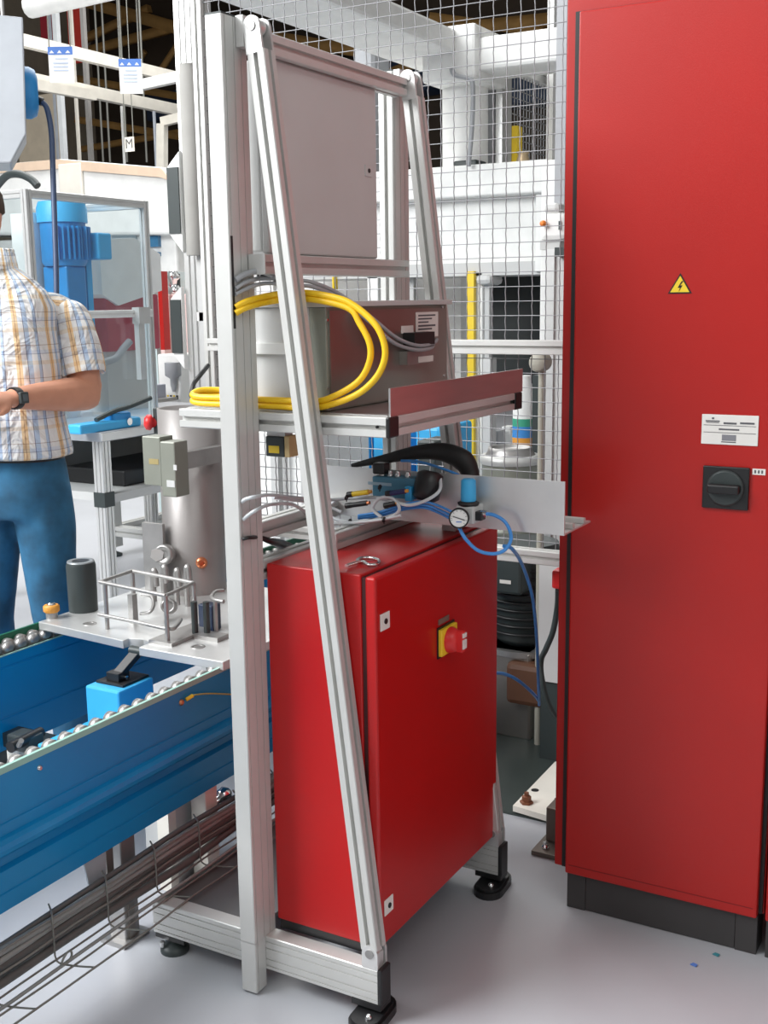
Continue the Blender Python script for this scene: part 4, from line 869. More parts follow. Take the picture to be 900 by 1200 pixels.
build('stand_foot', MB().lathe((fl.x, fl.y, 0), [(.05, 0), (.05, .012), (.02, .025), (.012, .03), (.012, .062)], 18), GRAPH, t)
build('stand_leg', MB().profile((fl.x + .55, fl.y - .75, .06), (fl.x + .55, fl.y - .75, zt_ + .3), .06, .06, (1, 0, 0), {'u-': S1}), ALU, t)
build('stand_foot', MB().lathe((fl.x + .55, fl.y - .75, 0), [(.08, 0), (.08, .015), (.02, .03), (.012, .06)], 18), ALUB, t)
bz = at(140, 622, X=fl.x).z; build('stand_rail', MB().profile((fl.x, fl.y - .04, bz), (fl.x, fl.y - 1.3, bz), .06, .06, (1, 0, 0), ALL1), ALU, t)
build('stand_rail', MB().profile((fl.x + .04, fl.y, bz), (fl.x + .55, fl.y - .0, bz), .06, .06, (0, 1, 0), ALL1), ALU, t)
# blue tool on the bench and things around it
def onb(px, py): return at(px, py, Z=BTZ)
p0 = onb(100, 494); p1 = onb(160, 485)
bt_ = thing('blue_press_jig', (2.5, BY + .04, BTZ), 'bright blue jig with black levers on the workbench', 'jig')
jx0 = at(86, 494, Y=BY + .04).x; jx1 = at(158, 484, Y=BY + .04).x; jw = jx1 - jx0
bx('base', (jx0, BY + .0, BTZ), (jx1, BY + .08, BTZ + .045), SKY, bt_, bevel=.01)
bx('slope_block', (jx0 + jw * .55, BY + .005, BTZ + .03), (jx0 + jw * .85, BY + .075, BTZ + .075), LBLUE, bt_, bevel=.01)
build('lever', MB().tube([V((jx0 + jw * .3, BY + .02, BTZ + .055)), V((jx0 + jw * .6, BY + .02, BTZ + .085)), V((jx0 + jw * .8, BY + .0, BTZ + .10)), V((jx0 + jw * 1.15, BY - .01, BTZ + .13))], .012, 8), GRAPH, bt_)
build('pivot', MB().cyl((jx0 + jw * .78, BY - .008, BTZ + .03), (jx0 + jw * .78, BY, BTZ + .03), .018, 12), CHROME, bt_)
q = onb(127, 478); t = thing('clamp_stand', q, 'black clamp block on the workbench behind the blue jig', 'clamp'); bx('column', (q.x, q.y - .06, BTZ), (q.x + .1, q.y + .05, BTZ + .11), BLACK, t, bevel=.005); bx('head', (q.x - .02, q.y - .10, BTZ + .11), (q.x + .12, q.y + .03, BTZ + .14), GRAPH, t, bevel=.005); build('knob', MB().lathe((q.x - .02, q.y, BTZ + .03), [(.03, 0), (.03, .015)], 14, (-1, 0, 0)), ALUB, t)
q = onb(160, 470); t = thing('clear_fixture', q, 'grey transparent fixture block at the rear of the workbench', 'fixture'); bx('block', (q.x, q.y - .15, BTZ), (q.x + .1, q.y + .14, BTZ + .10), mat('smoky', (.33, .34, .40), .3), t, bevel=.004); bx('plinth', (q.x - .03, q.y - .2, BTZ), (q.x + .14, q.y + .2, BTZ + .02), DSTEEL, t); build('arm', MB().tube([V((q.x, q.y - .1, BTZ + .1)), V((q.x - .02, q.y - .18, BTZ + .16))], .006, 6, spline=False), DSTEEL, t)
# emergency stop on the bench corner
eb = at(176, 495, X=1.75)
es = thing('emergency_stop', eb, 'red mushroom emergency stop on a dark box beside the vessel', 'button')
bx('box', (eb.x, eb.y - .07, eb.z - .06), (eb.x + .08, eb.y - .015, eb.z + .06), GRAPH, es, bevel=.004)
build('mushroom', MB().lathe(eb + V((.0, -.012, 0)), [(.014, -.02), (.022, 0), (.033, .006), (.031, .024), (.016, .034)], 20, (-.6, .75, .1)), REDP, es)
build('collar', MB().cyl(eb + V((.03, -.03, 0)), eb + V((.01, -.016, 0)), .016, 14), ALUB, es); build('mount_pole', MB().cyl((eb.x + .04, eb.y - .045, 0), (eb.x + .04, eb.y - .045, eb.z - .055), .02, 12), ALU, es)
t = thing('dark_tool_case', (2.5, BY + .4, jz + .02), 'black tool case lying on the lower bench shelf', 'case')
bx('case', (BXX + .25, BY + .1, jz + .02), (BXX + .85, BY + .5, jz + .10), BLACK, t, bevel=.01); build('grip', MB().tube([(BXX + .4, BY + .08, jz + .12), (BXX + .5, BY + .09, jz + .16), (BXX + .65, BY + .08, jz + .12)], .02, 8), mat('navy_grip', (.03, .07, .14), .5), t)
# guarded cell
CY = BY + .16
gx0 = at(31, 240, Y=CY).x; gx1 = at(168, 240, Y=CY).x; gzt = at(31, 222, Y=CY).z; gz0 = BTZ
gc = thing('machine_guard', ((gx0 + gx1) / 2, CY, BTZ), 'aluminium framed transparent machine guard standing on the workbench', 'guard')
GM = {k: [(0, .006, .005)] for k in ('u+', 'u-', 'v+', 'v-')}
def gp(a, b, wd, nm='frame_profile'): build(nm, MB().profile(a, b, .036, .036, wd, GM), ALUB, gc)
gp((gx0, CY, gz0), (gx0, CY, gzt), (1, 0, 0)); gp((gx1, CY, gz0), (gx1, CY, gzt), (1, 0, 0)); gp((gx0 + .018, CY, gzt - .018), (gx1 - .018, CY, gzt - .018), (0, 0, 1))
gp((gx0, CY + .75, gz0), (gx0, CY + .75, gzt), (1, 0, 0)); gp((gx1, CY + .75, gz0), (gx1, CY + .75, gzt), (1, 0, 0)); gp((gx0, CY + .018, gzt - .018), (gx0, CY + .732, gzt - .018), (0, 0, 1)); gp((gx1, CY + .018, gzt - .018), (gx1, CY + .732, gzt - .018), (0, 0, 1))
mz = at(130, 368, Y=CY - .02).z; build('door_rail', MB().profile((gx0 + .25, CY - .03, mz), (gx1 - .02, CY - .03, mz), .036, .03, (0, 0, 1), GM), WHITE, gc)
bx('pane', (gx0 + .018, CY - .002, gz0 + .02), (gx1 - .018, CY + .002, gzt - .036), GLASS, gc); bx('pane', (gx0 - .002, CY + .018, gz0 + .02), (gx0 + .002, CY + .73, gzt - .036), GLASS, gc)
hp = at(160, 400, Y=CY - .04); bx('handle_bar', (hp.x, CY - .06, at(160, 445, Y=CY - .04).z), (hp.x + .04, CY - .03, mz - .01), ALUB, gc); bx('latch', (hp.x - .01, CY - .075, mz - .05), (hp.x + .07, CY - .03, mz + .03), ALUB, gc)
# blue motor inside
mp0 = at(50, 235, Y=CY + .35); mp1 = at(96, 300, Y=CY + .35); mx = (mp0.x + mp1.x) / 2; mr = (mp1.x - mp0.x) / 2
bm2 = thing('spindle_motor', (mx, CY + .35, BTZ), 'bright blue spindle motor inside the transparent guard', 'motor')
zt2 = mp0.z; zb2 = at(70, 312, Y=CY + .35).z
build('motor_cap', MB().lathe((mx, CY + .35, zt2 - .10), [(mr, 0), (mr, .07), (mr * .92, .10)], 28), SKY, bm2)
build('motor_body', MB().lathe((mx, CY + .35, zb2), [(mr * .8, 0), (mr * .9, .02), (mr * .9, zt2 - .10 - zb2)], 28), LBLUE, bm2)
fin = build('motor_fin', MB().box((mx - .004, CY + .35 - mr, zb2 + .03), (mx + .004, CY + .35 - mr * .85, zt2 - .12)), LBLUE, bm2)
for k in range(-6, 7):
    if k: an_ = k * .2; build('motor_fin', MB().obox((mx + mr * .93 * math.sin(an_), CY + .35 - mr * .93 * math.cos(an_), (zb2 + zt2 - .09) / 2), (.004 * math.cos(an_), .004 * math.sin(an_), 0), (.02 * math.sin(an_), -.02 * math.cos(an_), 0), (0, 0, (zt2 - zb2 - .15) / 2)), LBLUE, bm2)
q0 = at(92, 285, Y=CY + .3); bx('terminal_box', (mx + mr * .7, CY + .2, q0.z - .08), (mx + mr * 1.5, CY + .4, q0.z + .05), SKY, bm2, bevel=.01)
bx('spindle_block', (mx - mr * .6, CY + .27, BTZ + .25), (mx + mr * .5, CY + .43, zb2), LBLUE, bm2, bevel=.01); bx('side_guide', (mx + mr * .8, CY + .3, BTZ + .2), (mx + mr * 1.1, CY + .4, q0.z - .08), SKY, bm2); bx('tool_column', (mx - .1, CY + .45, BTZ), (mx + .15, CY + .6, zt2 - .05), WHITE, bm2)
q0 = at(130, 345, Y=CY + .45); t = thing('red_machine_block', (q0.x, CY + .5, BTZ), 'dark red machine block with white cover inside the guard', 'machine')
zr_ = at(130, 412, Y=CY + .45).z; bx('block', (q0.x - .08, CY + .42, zr_), (q0.x + .35, CY + .7, q0.z), mat('crimson', (.42, .07, .10), .5), t, bevel=.01); bx('pedestal', (q0.x - .05, CY + .46, BTZ), (q0.x + .3, CY + .68, zr_), LGREY, t); build('cover', MB().prism([(q0.x - .12, CY + .40, q0.z), (q0.x + .0, CY + .40, q0.z - .06), (q0.x + .36, CY + .40, q0.z + .02), (q0.x + .36, CY + .40, q0.z + .22), (q0.x + .15, CY + .40, q0.z + .30), (q0.x - .12, CY + .40, q0.z + .28)], (0, .3, 0)), WHITE, t)
build('cable', MB().tube([at(118, 425, Y=CY + .3), at(135, 420, Y=CY + .3), at(145, 408, Y=CY + .3), at(152, 400, Y=CY + .3)], .02, 8), GCAB, t)

# ---------------------------------------------------------------- white machines further back
WM = 5.2
wmm = thing('white_machining_centre', (WM + 1, 4.5, 0), 'large white machining centre with sloped hood behind the guard', 'machine')
a = at(-60, 300, X=WM); b = at(200, 300, X=WM)
zz = lambda px, py, X=WM: at(px, py, X=X).z
yy = lambda px, py, X=WM: at(px, py, X=X).y
build('hood', MB().prism([(WM, yy(-60, 190), zz(-60, 190) - .05), (WM, yy(70, 185), zz(70, 186)), (WM, yy(190, 194), zz(190, 196)), (WM, yy(203, 205), zz(203, 212)), (WM, yy(203, 280), zz(203, 275)), (WM, yy(-60, 280), zz(-60, 275))], (1.6, 0, 0)), WHITE, wmm, bevel=.02)
build('hood_band', MB().prism([(WM - .004, yy(-60, 190), zz(-60, 190) - .06), (WM - .004, yy(70, 185), zz(70, 187)), (WM - .004, yy(190, 194), zz(190, 197)), (WM - .004, yy(203, 205), zz(203, 213)), (WM - .004, yy(190, 205), zz(190, 208)), (WM - .004, yy(70, 200), zz(70, 198)), (WM - .004, yy(-60, 200), zz(-60, 200) - .05)], (-.02, 0, 0)), mat('peach_paint', (.74, .56, .42), .5), wmm)
bx('lower_body', (WM + .12, yy(-60, 300), 0), (WM + 1.5, yy(195, 300), zz(100, 275)), WHITE, wmm, bevel=.02)
bx('hood_panel', (WM - .03, yy(71, 200), zz(80, 240)), (WM - .002, yy(98, 200), zz(80, 192)), CREAM, wmm, bevel=.01)
for y0, y1 in ((277, 289), (296, 300)): p = at(172, y0, X=WM + .1); q = at(187, y1, X=WM + .1); bx('window', (WM + .085, q.y, q.z), (WM + .12, p.y, p.z), mat('blue_glass', (.06, .20, .36), .2), wmm)
p = at(130, 265, X=WM + .1); q = at(160, 300, X=WM + .1); bx('control_window', (WM + .1, q.y, q.z), (WM + .12, p.y, p.z), mat('grey_blue', (.42, .52, .58), .4), wmm)
t = thing('test_cabinet', (4.2, 3.3, 0), 'pale pink cabinet with red corner post behind the workbench', 'cabinet')
p = at(186, 345, X=4.0); q = at(216, 450, X=4.0); bx('panel', (4.0, q.y - .1, 0), (4.5, p.y, p.z), PINK, t, bevel=.01)
p = at(184, 318, X=3.9); q = at(193, 410, X=3.9); bx('corner_post', (3.9, q.y, q.z), (3.96, p.y, p.z), RED2, t); bx('corner_base', (3.9, q.y, 0), (3.96, p.y, q.z), PINK, t)
p = at(173, 318, X=3.92); q = at(184, 410, X=3.92); bx('side_panel', (3.92, q.y, 0), (4.4, p.y, p.z), mat('pale_teal', (.55, .66, .66), .4), t)
for i, (px, py, r_) in enumerate(((203, 325, .05), (200, 335, .04), (206, 342, .05))): c = at(px, py, X=4.1); build('valve', MB().lathe(c, [(r_ * .4, -.08), (r_ * .6, -.02), (r_, 0), (r_ * .5, .04)], 12), CHROME, t)
for i, (px, py) in enumerate(((197, 330), (207, 332))): c = at(px, py, X=4.12); build('valve_stem', MB().cyl((4.12, c.y, at(200, 345, X=4.1).z), (4.12, c.y, c.z + .06), .025, 10), GRAPH if i else REDP, t)
c = at(178, 392, X=3.9); t2 = thing('pendant_switch', c, 'orange pendant switch hanging by a coiled cable beside the guard', 'switch')
bx('button_box', (3.86, c.y - .05, c.z - .06), (3.9, c.y + .05, c.z + .05), PALE, t2, bevel=.005); build('button', MB().lathe((3.86, c.y - .01, c.z), [(.03, 0), (.03, .03), (.015, .04)], 14, (-1, 0, 0)), mat('orange_red', (.80, .16, .06), .4), t2)
build('cable', MB().tube([at(180, 380, X=3.88), at(181, 372, X=3.88), at(177, 366, X=3.88), at(170, 368, X=3.88), at(170, 376, X=3.88), at(176, 381, X=3.88), at(181, 374, X=3.88)], .012, 6), GRAPH, t2); bx('cable_box', (3.87, c.y - .02, at(176, 366, X=3.88).z), (3.91, c.y + .10, at(176, 358, X=3.88).z), GREEN_GREY, t2)
t = thing('white_base_unit', (4.4, 3.6, 0), 'white machine base with a yellow and black warning strip behind the bench', 'machine')
p = at(184, 415, X=3.7); q = at(212, 470, X=3.7); bx('base', (3.7, q.y, 0), (3.95, p.y, p.z), WHITE, t, bevel=.01)
z1_ = at(200, 463, X=3.7).z; z0_ = at(200, 468, X=3.7).z
for k in range(6): bx('warning_stripe', (3.697, p.y + (q.y - p.y) * (.1 + k * .14), z0_), (3.7, p.y + (q.y - p.y) * (.1 + k * .14 + .08), z1_), BLACK if k % 2 else YELP, t)
c = at(203, 440, X=3.68); build('nozzle', MB().lathe(c, [(.01, -.10), (.02, -.06), (.02, -.02), (.05, 0), (.05, .08)], 12), GCAB, t)

# ---------------------------------------------------------------- overhead structure at upper left
def beam(p, q, r, m, lab, nm='steel_beam', cat='beam', group='overhead beams'):
    d = (q - p).normalized(); s = d.cross(V((0, 0, 1))).normalized(); u_ = s.cross(d)
    return tag(build(nm, MB().obox((p + q) / 2, d * ((q - p).length / 2), s * r * .7, u_ * r), m), lab, cat, group)
HY = 7.0
LX = lambda p, q, k=1.6: p - (q - p) * k
beam(LX(at(-5, 40, Y=HY), at(240, 99, Y=HY), .5), at(240, 99, Y=HY), .055, CREAM, 'cream overhead beam passing behind the hanging signs')
beam(LX(at(40, 94, Y=HY + .5), at(240, 136, Y=HY + .5), .6), at(240, 136, Y=HY + .5), .06, CREAM, 'cream overhead beam below the second hanging sign')
beam(LX(at(-10, 90, Y=HY + .4), at(110, 112, Y=HY + .4), 1), at(110, 112, Y=HY + .4), .05, CREAM, 'cream overhead beam beside the blue connector')
beam(at(160, 101, Y=HY - .2), at(214, 89, X=at(160, 101, Y=HY - .2).x), .05, WHITE, 'bright white cross beam between two overhead beams')
tag(build('lamp_tube', MB().tube([at(35, 8, Y=HY - 1), at(240, -40, X=at(35, 8, Y=HY - 1).x)], .09, 12, spline=False), WHITE), 'white round duct crossing the top above the red banner', 'duct')
def column(px, py0, wpx, X, m, lab, r=None, zt=6.5):
    c = at(px, py0, X=X); hw = wpx / FPX * ((c - CAM).dot(FWD)) / 2 * .62
    return tag(bx('steel_column', (X, c.y - hw, 0), (X + hw * 2, c.y + hw, zt), m), lab, 'column', 'hall columns')
column(71, 150, 10, 8.2, mat('white_column', (.80, .83, .85), .4), 'white hall column behind the first hanging sign')
column(65, 150, 4, 8.6, mat('blue_grey_column', (.42, .45, .50), .5), 'thin grey column next to the white hall column')
column(103, 150, 8, 8.0, mat('grey_column', (.26, .25, .24), .5), 'dark grey hall column between the hanging signs')
column(90, 150, 5, 8.4, CREAM, 'thin cream column beside the dark grey hall column')
column(143, 150, 3.5, 8.4, WHITE, 'thin white column beside the letter M sign', zt=at(143, 124, X=8.4).z)
column(181, 160, 4, 8.6, mat('blue_grey_column', 0), 'thin blue-grey column right of the letter M sign', zt=at(181, 130, X=8.6).z)
t = beam(at(190, 145, X=8.0), at(190, 200, X=8.0), .05, CREAM, 'cream bent pipe post beside the machine column'); 
beam(at(190, 143, X=8.0), at(214, 137, X=8.0), .045, CREAM, 'cream bent pipe arm beside the machine column')
tag(bx('red_banner', *face(45, -5, 62, 45, 11, .05), mat('banner_red', (.45, .02, .04), .6)), 'dark red banner beside the white hall column', 'banner', 'red banners')
tag(bx('red_banner', *face(77, -5, 100, 72, 11, .05), mat('banner_orange', (.75, .05, .03), .6)), 'orange-red banner behind the white hall column', 'banner', 'red banners')
tag(bx('beige_panel', (9.2, at(20, 150, X=9.2).y, 0), (9.3, at(66, 150, X=9.2).y, at(40, 112, X=9.2).z), BEIGE), 'beige wall panel behind the white hall column', 'panel')
# hanging signs
for i, (x0, y0, x1, y1, lab) in enumerate([(56, 57, 87, 95, 'white hanging sign with blue header beside the white hall column'), (139, 71, 167, 108, 'white hanging sign with blue header above the letter M sign')]):
    X = 5.6; p = at(x0, y0, X=X); q = at(x1, y1, X=X)
    t = thing('hanging_sign', (X, (p.y + q.y) / 2, q.z), lab, 'sign', 'hanging signs')
    sh = (p.y - q.y) * .10
    def pq(u_, v_, x): return V((x, p.y + (q.y - p.y) * u_, p.z + (q.z - p.z) * v_ - sh * (u_ - .5)))
    build('sign_board', MB().prism([pq(0, 0, X), pq(1, 0, X), pq(1, 1, X), pq(0, 1, X)], (.008, 0, 0)), WHITE, t)
    build('sign_header', MB().prism([pq(0, 0, X - .003), pq(1, 0, X - .003), pq(1, .22, X - .003), pq(0, .22, X - .003)], (.003, 0, 0)), INKB, t)
    for k in (.06, .38, .72): build('header_mark', MB().prism([pq(k, .18, X - .005), pq(k + .2, .18, X - .005), pq(k + .1, .10, X - .005)], (.002, 0, 0)), WHITE, t)
    for k in (.32, .44, .54, .64): build('print_line', MB().prism([pq(.2 + .1 * (k < .4), k, X - .004), pq(.8, k, X - .004), pq(.8, k + .03, X - .004), pq(.2 + .1 * (k < .4), k + .03, X - .004)], (.003, 0, 0)), mat('print_pale_blue', (.52, .60, .78), .6), t)
    for k in (.06, .92): c_ = pq(k, 0, X); build('wire', MB().tube([c_, c_ + V((0, 0, 2.2))], .006, 6, spline=False), GALV, t)
p = at(146, 161, X=6.5); q = at(157, 177, X=6.5)
t = thing('letter_sign', (6.5, (p.y + q.y) / 2, q.z), 'small cream sign with black letter M hanging in the hall', 'sign')
bx('sign_board', (6.5, q.y, q.z), (6.51, p.y, p.z), CREAM, t); text('letter', 'M', (p.z - q.z) * .95, (6.497, (p.y + q.y) / 2, (p.z + q.z) / 2), (0, -1, 0), (0, 0, 1), INK, t)
for k in (p.y - .005, q.y + .005): build('wire', MB().tube([V((6.505, k, p.z)), V((6.505, k, p.z + 2.2))], .005, 6, spline=False), GALV, t)
for i, px in enumerate((121, 129, 149, 172)):
    c = at(px, 190, X=8.9); tag(build('drop_wire', MB().tube([c, V((8.9, c.y, 8.25))], .014, 6, spline=False), GALV), ['first', 'second', 'third', 'fourth'][i] + ' of the thin drop wires below the cream overhead beam, counted from the hall column', 'wire', 'thin drop wires')
# hanging console, turned to face the aisle
CD = 4.05
dh = V((ray(15, 100).x, ray(15, 100).y, 0)).normalized(); hh_ = V((dh.y, -dh.x, 0))
cp = lambda px, py: at(px, py, D=CD)
q = cp(28, 190); hc_ = thing('operator_console', cp(0, 190), 'grey hanging operator console at the upper picture edge', 'console')
build('console_body', MB().prism([cp(-50, 12), cp(27, 20), cp(31, 157), cp(13, 191), cp(-50, 193)], dh * .26), HMIG, hc_, bevel=.006)
build('chain', MB().tube([cp(3, 16) + dh * .1, cp(3, 16) + dh * .1 + V((0, 0, 1.2))], .008, 6, spline=False), DSTEEL, hc_)
build('blue_plug', MB().lathe(cp(30, 102) + dh * .12 - hh_ * .005, [(.090, 0), (.090, .02), (.080, .04), (.055, .048)], 24, hh_), LBLUE, hc_)
g0 = cp(50, 113) + dh * .12; build('plug_gland', MB().cyl(cp(43, 110) + dh * .12, g0, .015, 12), BLACK, hc_)
build('cable', MB().tube([g0] + [cp(x, y) + dh * .12 for x, y in ((56, 122), (61, 150), (63, 200), (65, 260), (67, 330), (67, 420))], .010, 8), mat('blue_grey_cable', (.05, .08, .16), .4), hc_)
tag(build('black_hose', MB().tube([at(-5, 220, X=3.0), at(8, 206, X=3.0), at(22, 204, X=3.0), at(36, 210, X=3.0), at(44, 218, X=3.0)], .022, 8), GRAPH), 'black corrugated hose arching over the transparent guard', 'hose')

# ---------------------------------------------------------------- white press behind the fence
WX = 4.5
pr_ = thing('white_press', (WX + .6, 1.6, 0), 'big white press with a long ledge behind the mesh fence', 'machine')
F = lambda px0, py0, px1, py1, X, dx: face(px0, py0, px1, py1, X, dx)
a, b = F(285, 213, 641, 225, WX - .06, .9); bx('ledge', a, b, WHITE, pr_, bevel=.01)
a, b = F(285, 225, 628, 318, WX + .06, .6); bx('front_panel', a, b, WHITE, pr_, bevel=.01)
a, b = F(628, 225, 641, 318, WX - .02, .7); bx('end_panel', a, b, WHITE, pr_)
a, b = F(285, 316, 650, 321, WX, .7); bx('lower_flange', a, b, LGREY, pr_)
for x0, x1, m, X in ((557, 565, WHITE, WX), (566, 573, LGREY, WX + .02), (430, 445, WHITE, WX), (300, 325, WHITE, WX), (468, 486, LGREY, WX + .1)):
    a, b = F(x0, 318, x1, 500, X, .04); bx('column', (a[0], a[1], 0), (b[0], b[1], a[2]), m, pr_, bevel=.005)
a, b = F(547, 318, 555, 480, WX - .04, .03); bx('yellow_strip', (a[0], a[1], 0), (b[0], b[1], a[2]), YELP, pr_)
a, b = F(389, 318, 394, 480, WX - .04, .05); bx('yellow_strip', (a[0], a[1], 0), (b[0], b[1], a[2]), YELP, pr_)
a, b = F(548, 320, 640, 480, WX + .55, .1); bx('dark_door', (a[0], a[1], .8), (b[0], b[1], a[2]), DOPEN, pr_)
a, b = F(556, 322, 575, 334, WX - .05, .2); bx('roller_unit', a, b, LGREY, pr_, bevel=.03)
a, b = F(300, 324, 540, 350, WX + 1.0, .1); bx('back_panel', (a[0], a[1], 0), (b[0], b[1], a[2]), WHITE, pr_)
a, b = F(375, 560, 560, 600, WX + .2, .5); bx('base_frame', (a[0], a[1], 0), (b[0], b[1], .55), WHITE, pr_)
tag(bx('blue_bin', *[(p[0], p[1], z) for p, z in zip(F(394, 498, 432, 545, 3.4, .4), (.0, at(410, 497, X=3.4).z))], SKY, bevel=.02), 'bright blue crate behind the rack, nearer the post', 'crate', 'blue crates behind the rack')
tag(bx('blue_bin', *[(p[0], p[1], z) for p, z in zip(F(436, 498, 472, 545, 3.4, .4), (.0, at(410, 497, X=3.4).z))], SKY, bevel=.02), 'bright blue crate behind the rack, above the valve block', 'crate', 'blue crates behind the rack')
tag(bx('blue_bin', *[(p[0], p[1], z) for p, z in zip(F(486, 498, 516, 545, 3.4, .4), (.0, at(500, 500, X=3.4).z))], SKY, bevel=.02), 'bright blue crate behind the rack, nearest the tall red cabinet', 'crate', 'blue crates behind the rack')
t = thing('parts_box', (3.0, .6, 0), 'dark parts box standing in front of the blue crates', 'box'); a, b = F(488, 516, 510, 535, 2.9, .2); bx('box', (a[0], a[1], b[2] - .1), (b[0], b[1], a[2]), GRAPH, t, bevel=.01); bx('stand', (a[0] + .02, a[1] - .02, 0), (b[0] - .02, b[1] + .02, b[2] - .1), LGREY, t)
# overhead white frame
of = thing('overhead_frame', (WX, 1.5, 0), 'white overhead box-girder frame with thick column behind the fence', 'frame')
c0 = at(548, 62, X=WX + .1); zt_ = at(600, 38, X=WX).z; zb_ = at(600, 78, X=WX).z
a = at(535, 60, X=WX); bx('cross_girder', (WX, at(700, 60, X=WX).y, zb_), (WX + .35, a.y, zt_), WHITE, of, bevel=.02)
bx('long_girder', (.9 + WX - 2.7, a.y - .02, zb_ + .1), (WX + .35, a.y + .42, zt_ + .05), WHITE, of, bevel=.02)
bx('corner_box', (WX - .06, at(562, 60, X=WX).y, zb_ - .05), (WX + .4, a.y + .2, zt_ + .07), WHITE, of, bevel=.02)
cc = at(541, 150, X=WX + .2); rr = 27 / FPX * ((cc - CAM).dot(FWD))
build('thick_column', MB().cyl((WX + .25, cc.y, at(541, 214, X=WX + .2).z), (WX + .25, cc.y, zb_), rr, 28), WHITE, of)
for x0, x1, m in ((569, 579, GCAB), (581, 588, ALUB)):
    a, b = F(x0, 80, x1, 212, WX + .35, .1); bx('guide_profile', a, b, m, of)
a, b = F(525, 82, 555, 86, WX - .04, .03); build('cable', MB().tube([at(529, 80, X=WX - .1), at(533, 88, X=WX - .1), at(548, 92, X=WX - .1), at(554, 100, X=WX - .1), at(553, 150, X=WX - .1), at(549, 195, X=WX - .1)], .014, 6), GCAB, of)
tag(bx('grey_duct', F(412, 20, 436, 110, WX + 1.2, .3)[:1][0][:2] + (0,), F(412, 20, 436, 110, WX + 1.2, .3)[1][:2] + (4.2,), GCAB, bevel=.05), 'grey vertical duct behind the upper enclosure', 'duct')
t = thing('small_robot', at(547, 212, X=WX + .1), 'small black and yellow device standing on the press ledge', 'device')
zl_ = at(547, 213, X=WX + .1).z; c = at(548, 205, X=WX + .1)
bx('base', (WX + .05, c.y - .10, zl_), (WX + .2, c.y + .10, zl_ + .06), YELP, t, bevel=.005); bx('head', (WX + .05, c.y - .08, zl_ + .06), (WX + .2, c.y + .07, zl_ + .12), GRAPH, t, bevel=.01); bx('slot', (WX + .045, c.y - .05, zl_ + .005), (WX + .05, c.y + .05, zl_ + .05), BLACK, t)
c = at(622, 205, X=WX + .1); tag(build('red_mushroom', MB().lathe((WX + .1, c.y, zl_), [(.05, 0), (.055, .03), (.05, .06), (.02, .07)], 16), REDP), 'red mushroom button lying on the press ledge', 'button')
c = at(613, 195, X=WX + .2); tag(build('brass_fitting', MB().lathe((WX + .2, c.y, zl_), [(.06, 0), (.04, .04), (.05, .08), (.03, .14), (.04, .16)], 14), mat('brass', (.5, .38, .24), .4, .6)), 'brass fitting on the press ledge beside the red button', 'fitting')
# second mesh guard further back
g2 = thing('inner_mesh_guard', (WX + .8, .2, 0), 'finer mesh guard with sloping white top rail behind the press ledge', 'fence')
ga = at(592, 82, X=WX + .5); gY = ga.y
gb = at(655, 111, Y=gY)
build('top_rail', MB().profile((ga.x, gY, ga.z + .05), (gb.x + .3, gY, ga.z + .05), .10, .06, (0, 0, 1), {'v-': [(0, .01, .01)], 'v+': [(0, .01, .01)]}), ALUB, g2)
m2 = MB(); L = gb.x + .3 - ga.x; n = int(L / .05)
for k in range(n): m2.tube([V((ga.x + k * .05, gY, zl_)), V((ga.x + k * .05, gY, ga.z))], .004, 4, spline=False)
for k in range(int((ga.z - zl_) / .05)): m2.tube([V((ga.x, gY, zl_ + k * .05)), V((gb.x + .3, gY, zl_ + k * .05))], .004, 4, spline=False)
o = build('fine_mesh', m2, MESHW, g2); o['kind'] = 'stuff'
bx('guard_post', (ga.x - .03, gY - .03, zl_), (ga.x + .03, gY + .03, ga.z + .1), ALU, g2); bx('guard_post', (gb.x + .3, gY - .03, zl_), (gb.x + .36, gY + .03, ga.z + .1), ALU, g2)
a, b = F(595, 148, 606, 212, WX + .6, .08); tag(bx('yellow_post', (a[0], a[1], zl_), (b[0], b[1], a[2]), YELP, bevel=.004), 'yellow guard post behind the press ledge', 'post')
a, b = F(642, -10, 647, 190, WX + 1, .08); tag(bx('white_pipe', (a[0], a[1], 0), (b[0], b[1], 5.5), WHITE), 'thin white pipe standing behind the inner mesh guard', 'pipe')
# right-hand feeder column behind the fence
fcX = 2.1
t = thing('feeder_column', (fcX, -.1, 0), 'grey profile column with white feeder head behind the fence', 'column')
a, b = F(640, 300, 664, 640, fcX, .1); bx('column_body', (a[0], a[1], 0), (b[0], b[1], a[2]), LGREY, t, bevel=.004)
a, b = F(641, 292, 645, 640, fcX - .01, .02); bx('column_edge', (a[0], a[1], 0), (b[0], b[1], a[2]), ALUB, t)
a, b = F(632, 250, 662, 282, fcX - .02, .2); bx('head_body', a, b, WHITE, t, bevel=.02)
a, b = F(636, 238, 656, 252, fcX - .01, .15); bx('head_hood', a, b, LGREY, t, bevel=.02)
c = at(637, 262, X=fcX - .03); build('signal_lamp', MB().lathe(c, [(.011, 0), (.011, .01), (.004, .014)], 12, (-1, 0, 0)), mat('signal_orange', (.8, .22, .03), .4), t)
c = at(655, 264, X=fcX - .03); bx('head_slot', (fcX - .024, c.y - .004, c.z - .015), (fcX - .0195, c.y + .004, c.z + .015), GRAPH, t)
a, b = F(650, 290, 668, 300, fcX - .05, .06); bx('clamp', a, b, GRAPH, t)
a, b = F(633, 282, 656, 292, fcX, .12); bx('neck', a, b, LGREY, t)
a, b = F(634, 188, 662, 240, fcX + 1.2, .3); tag(bx('white_housing', (a[0], a[1], 0), (b[0], b[1], a[2]), WHITE, bevel=.01), 'tall white housing behind the feeder head', 'housing')
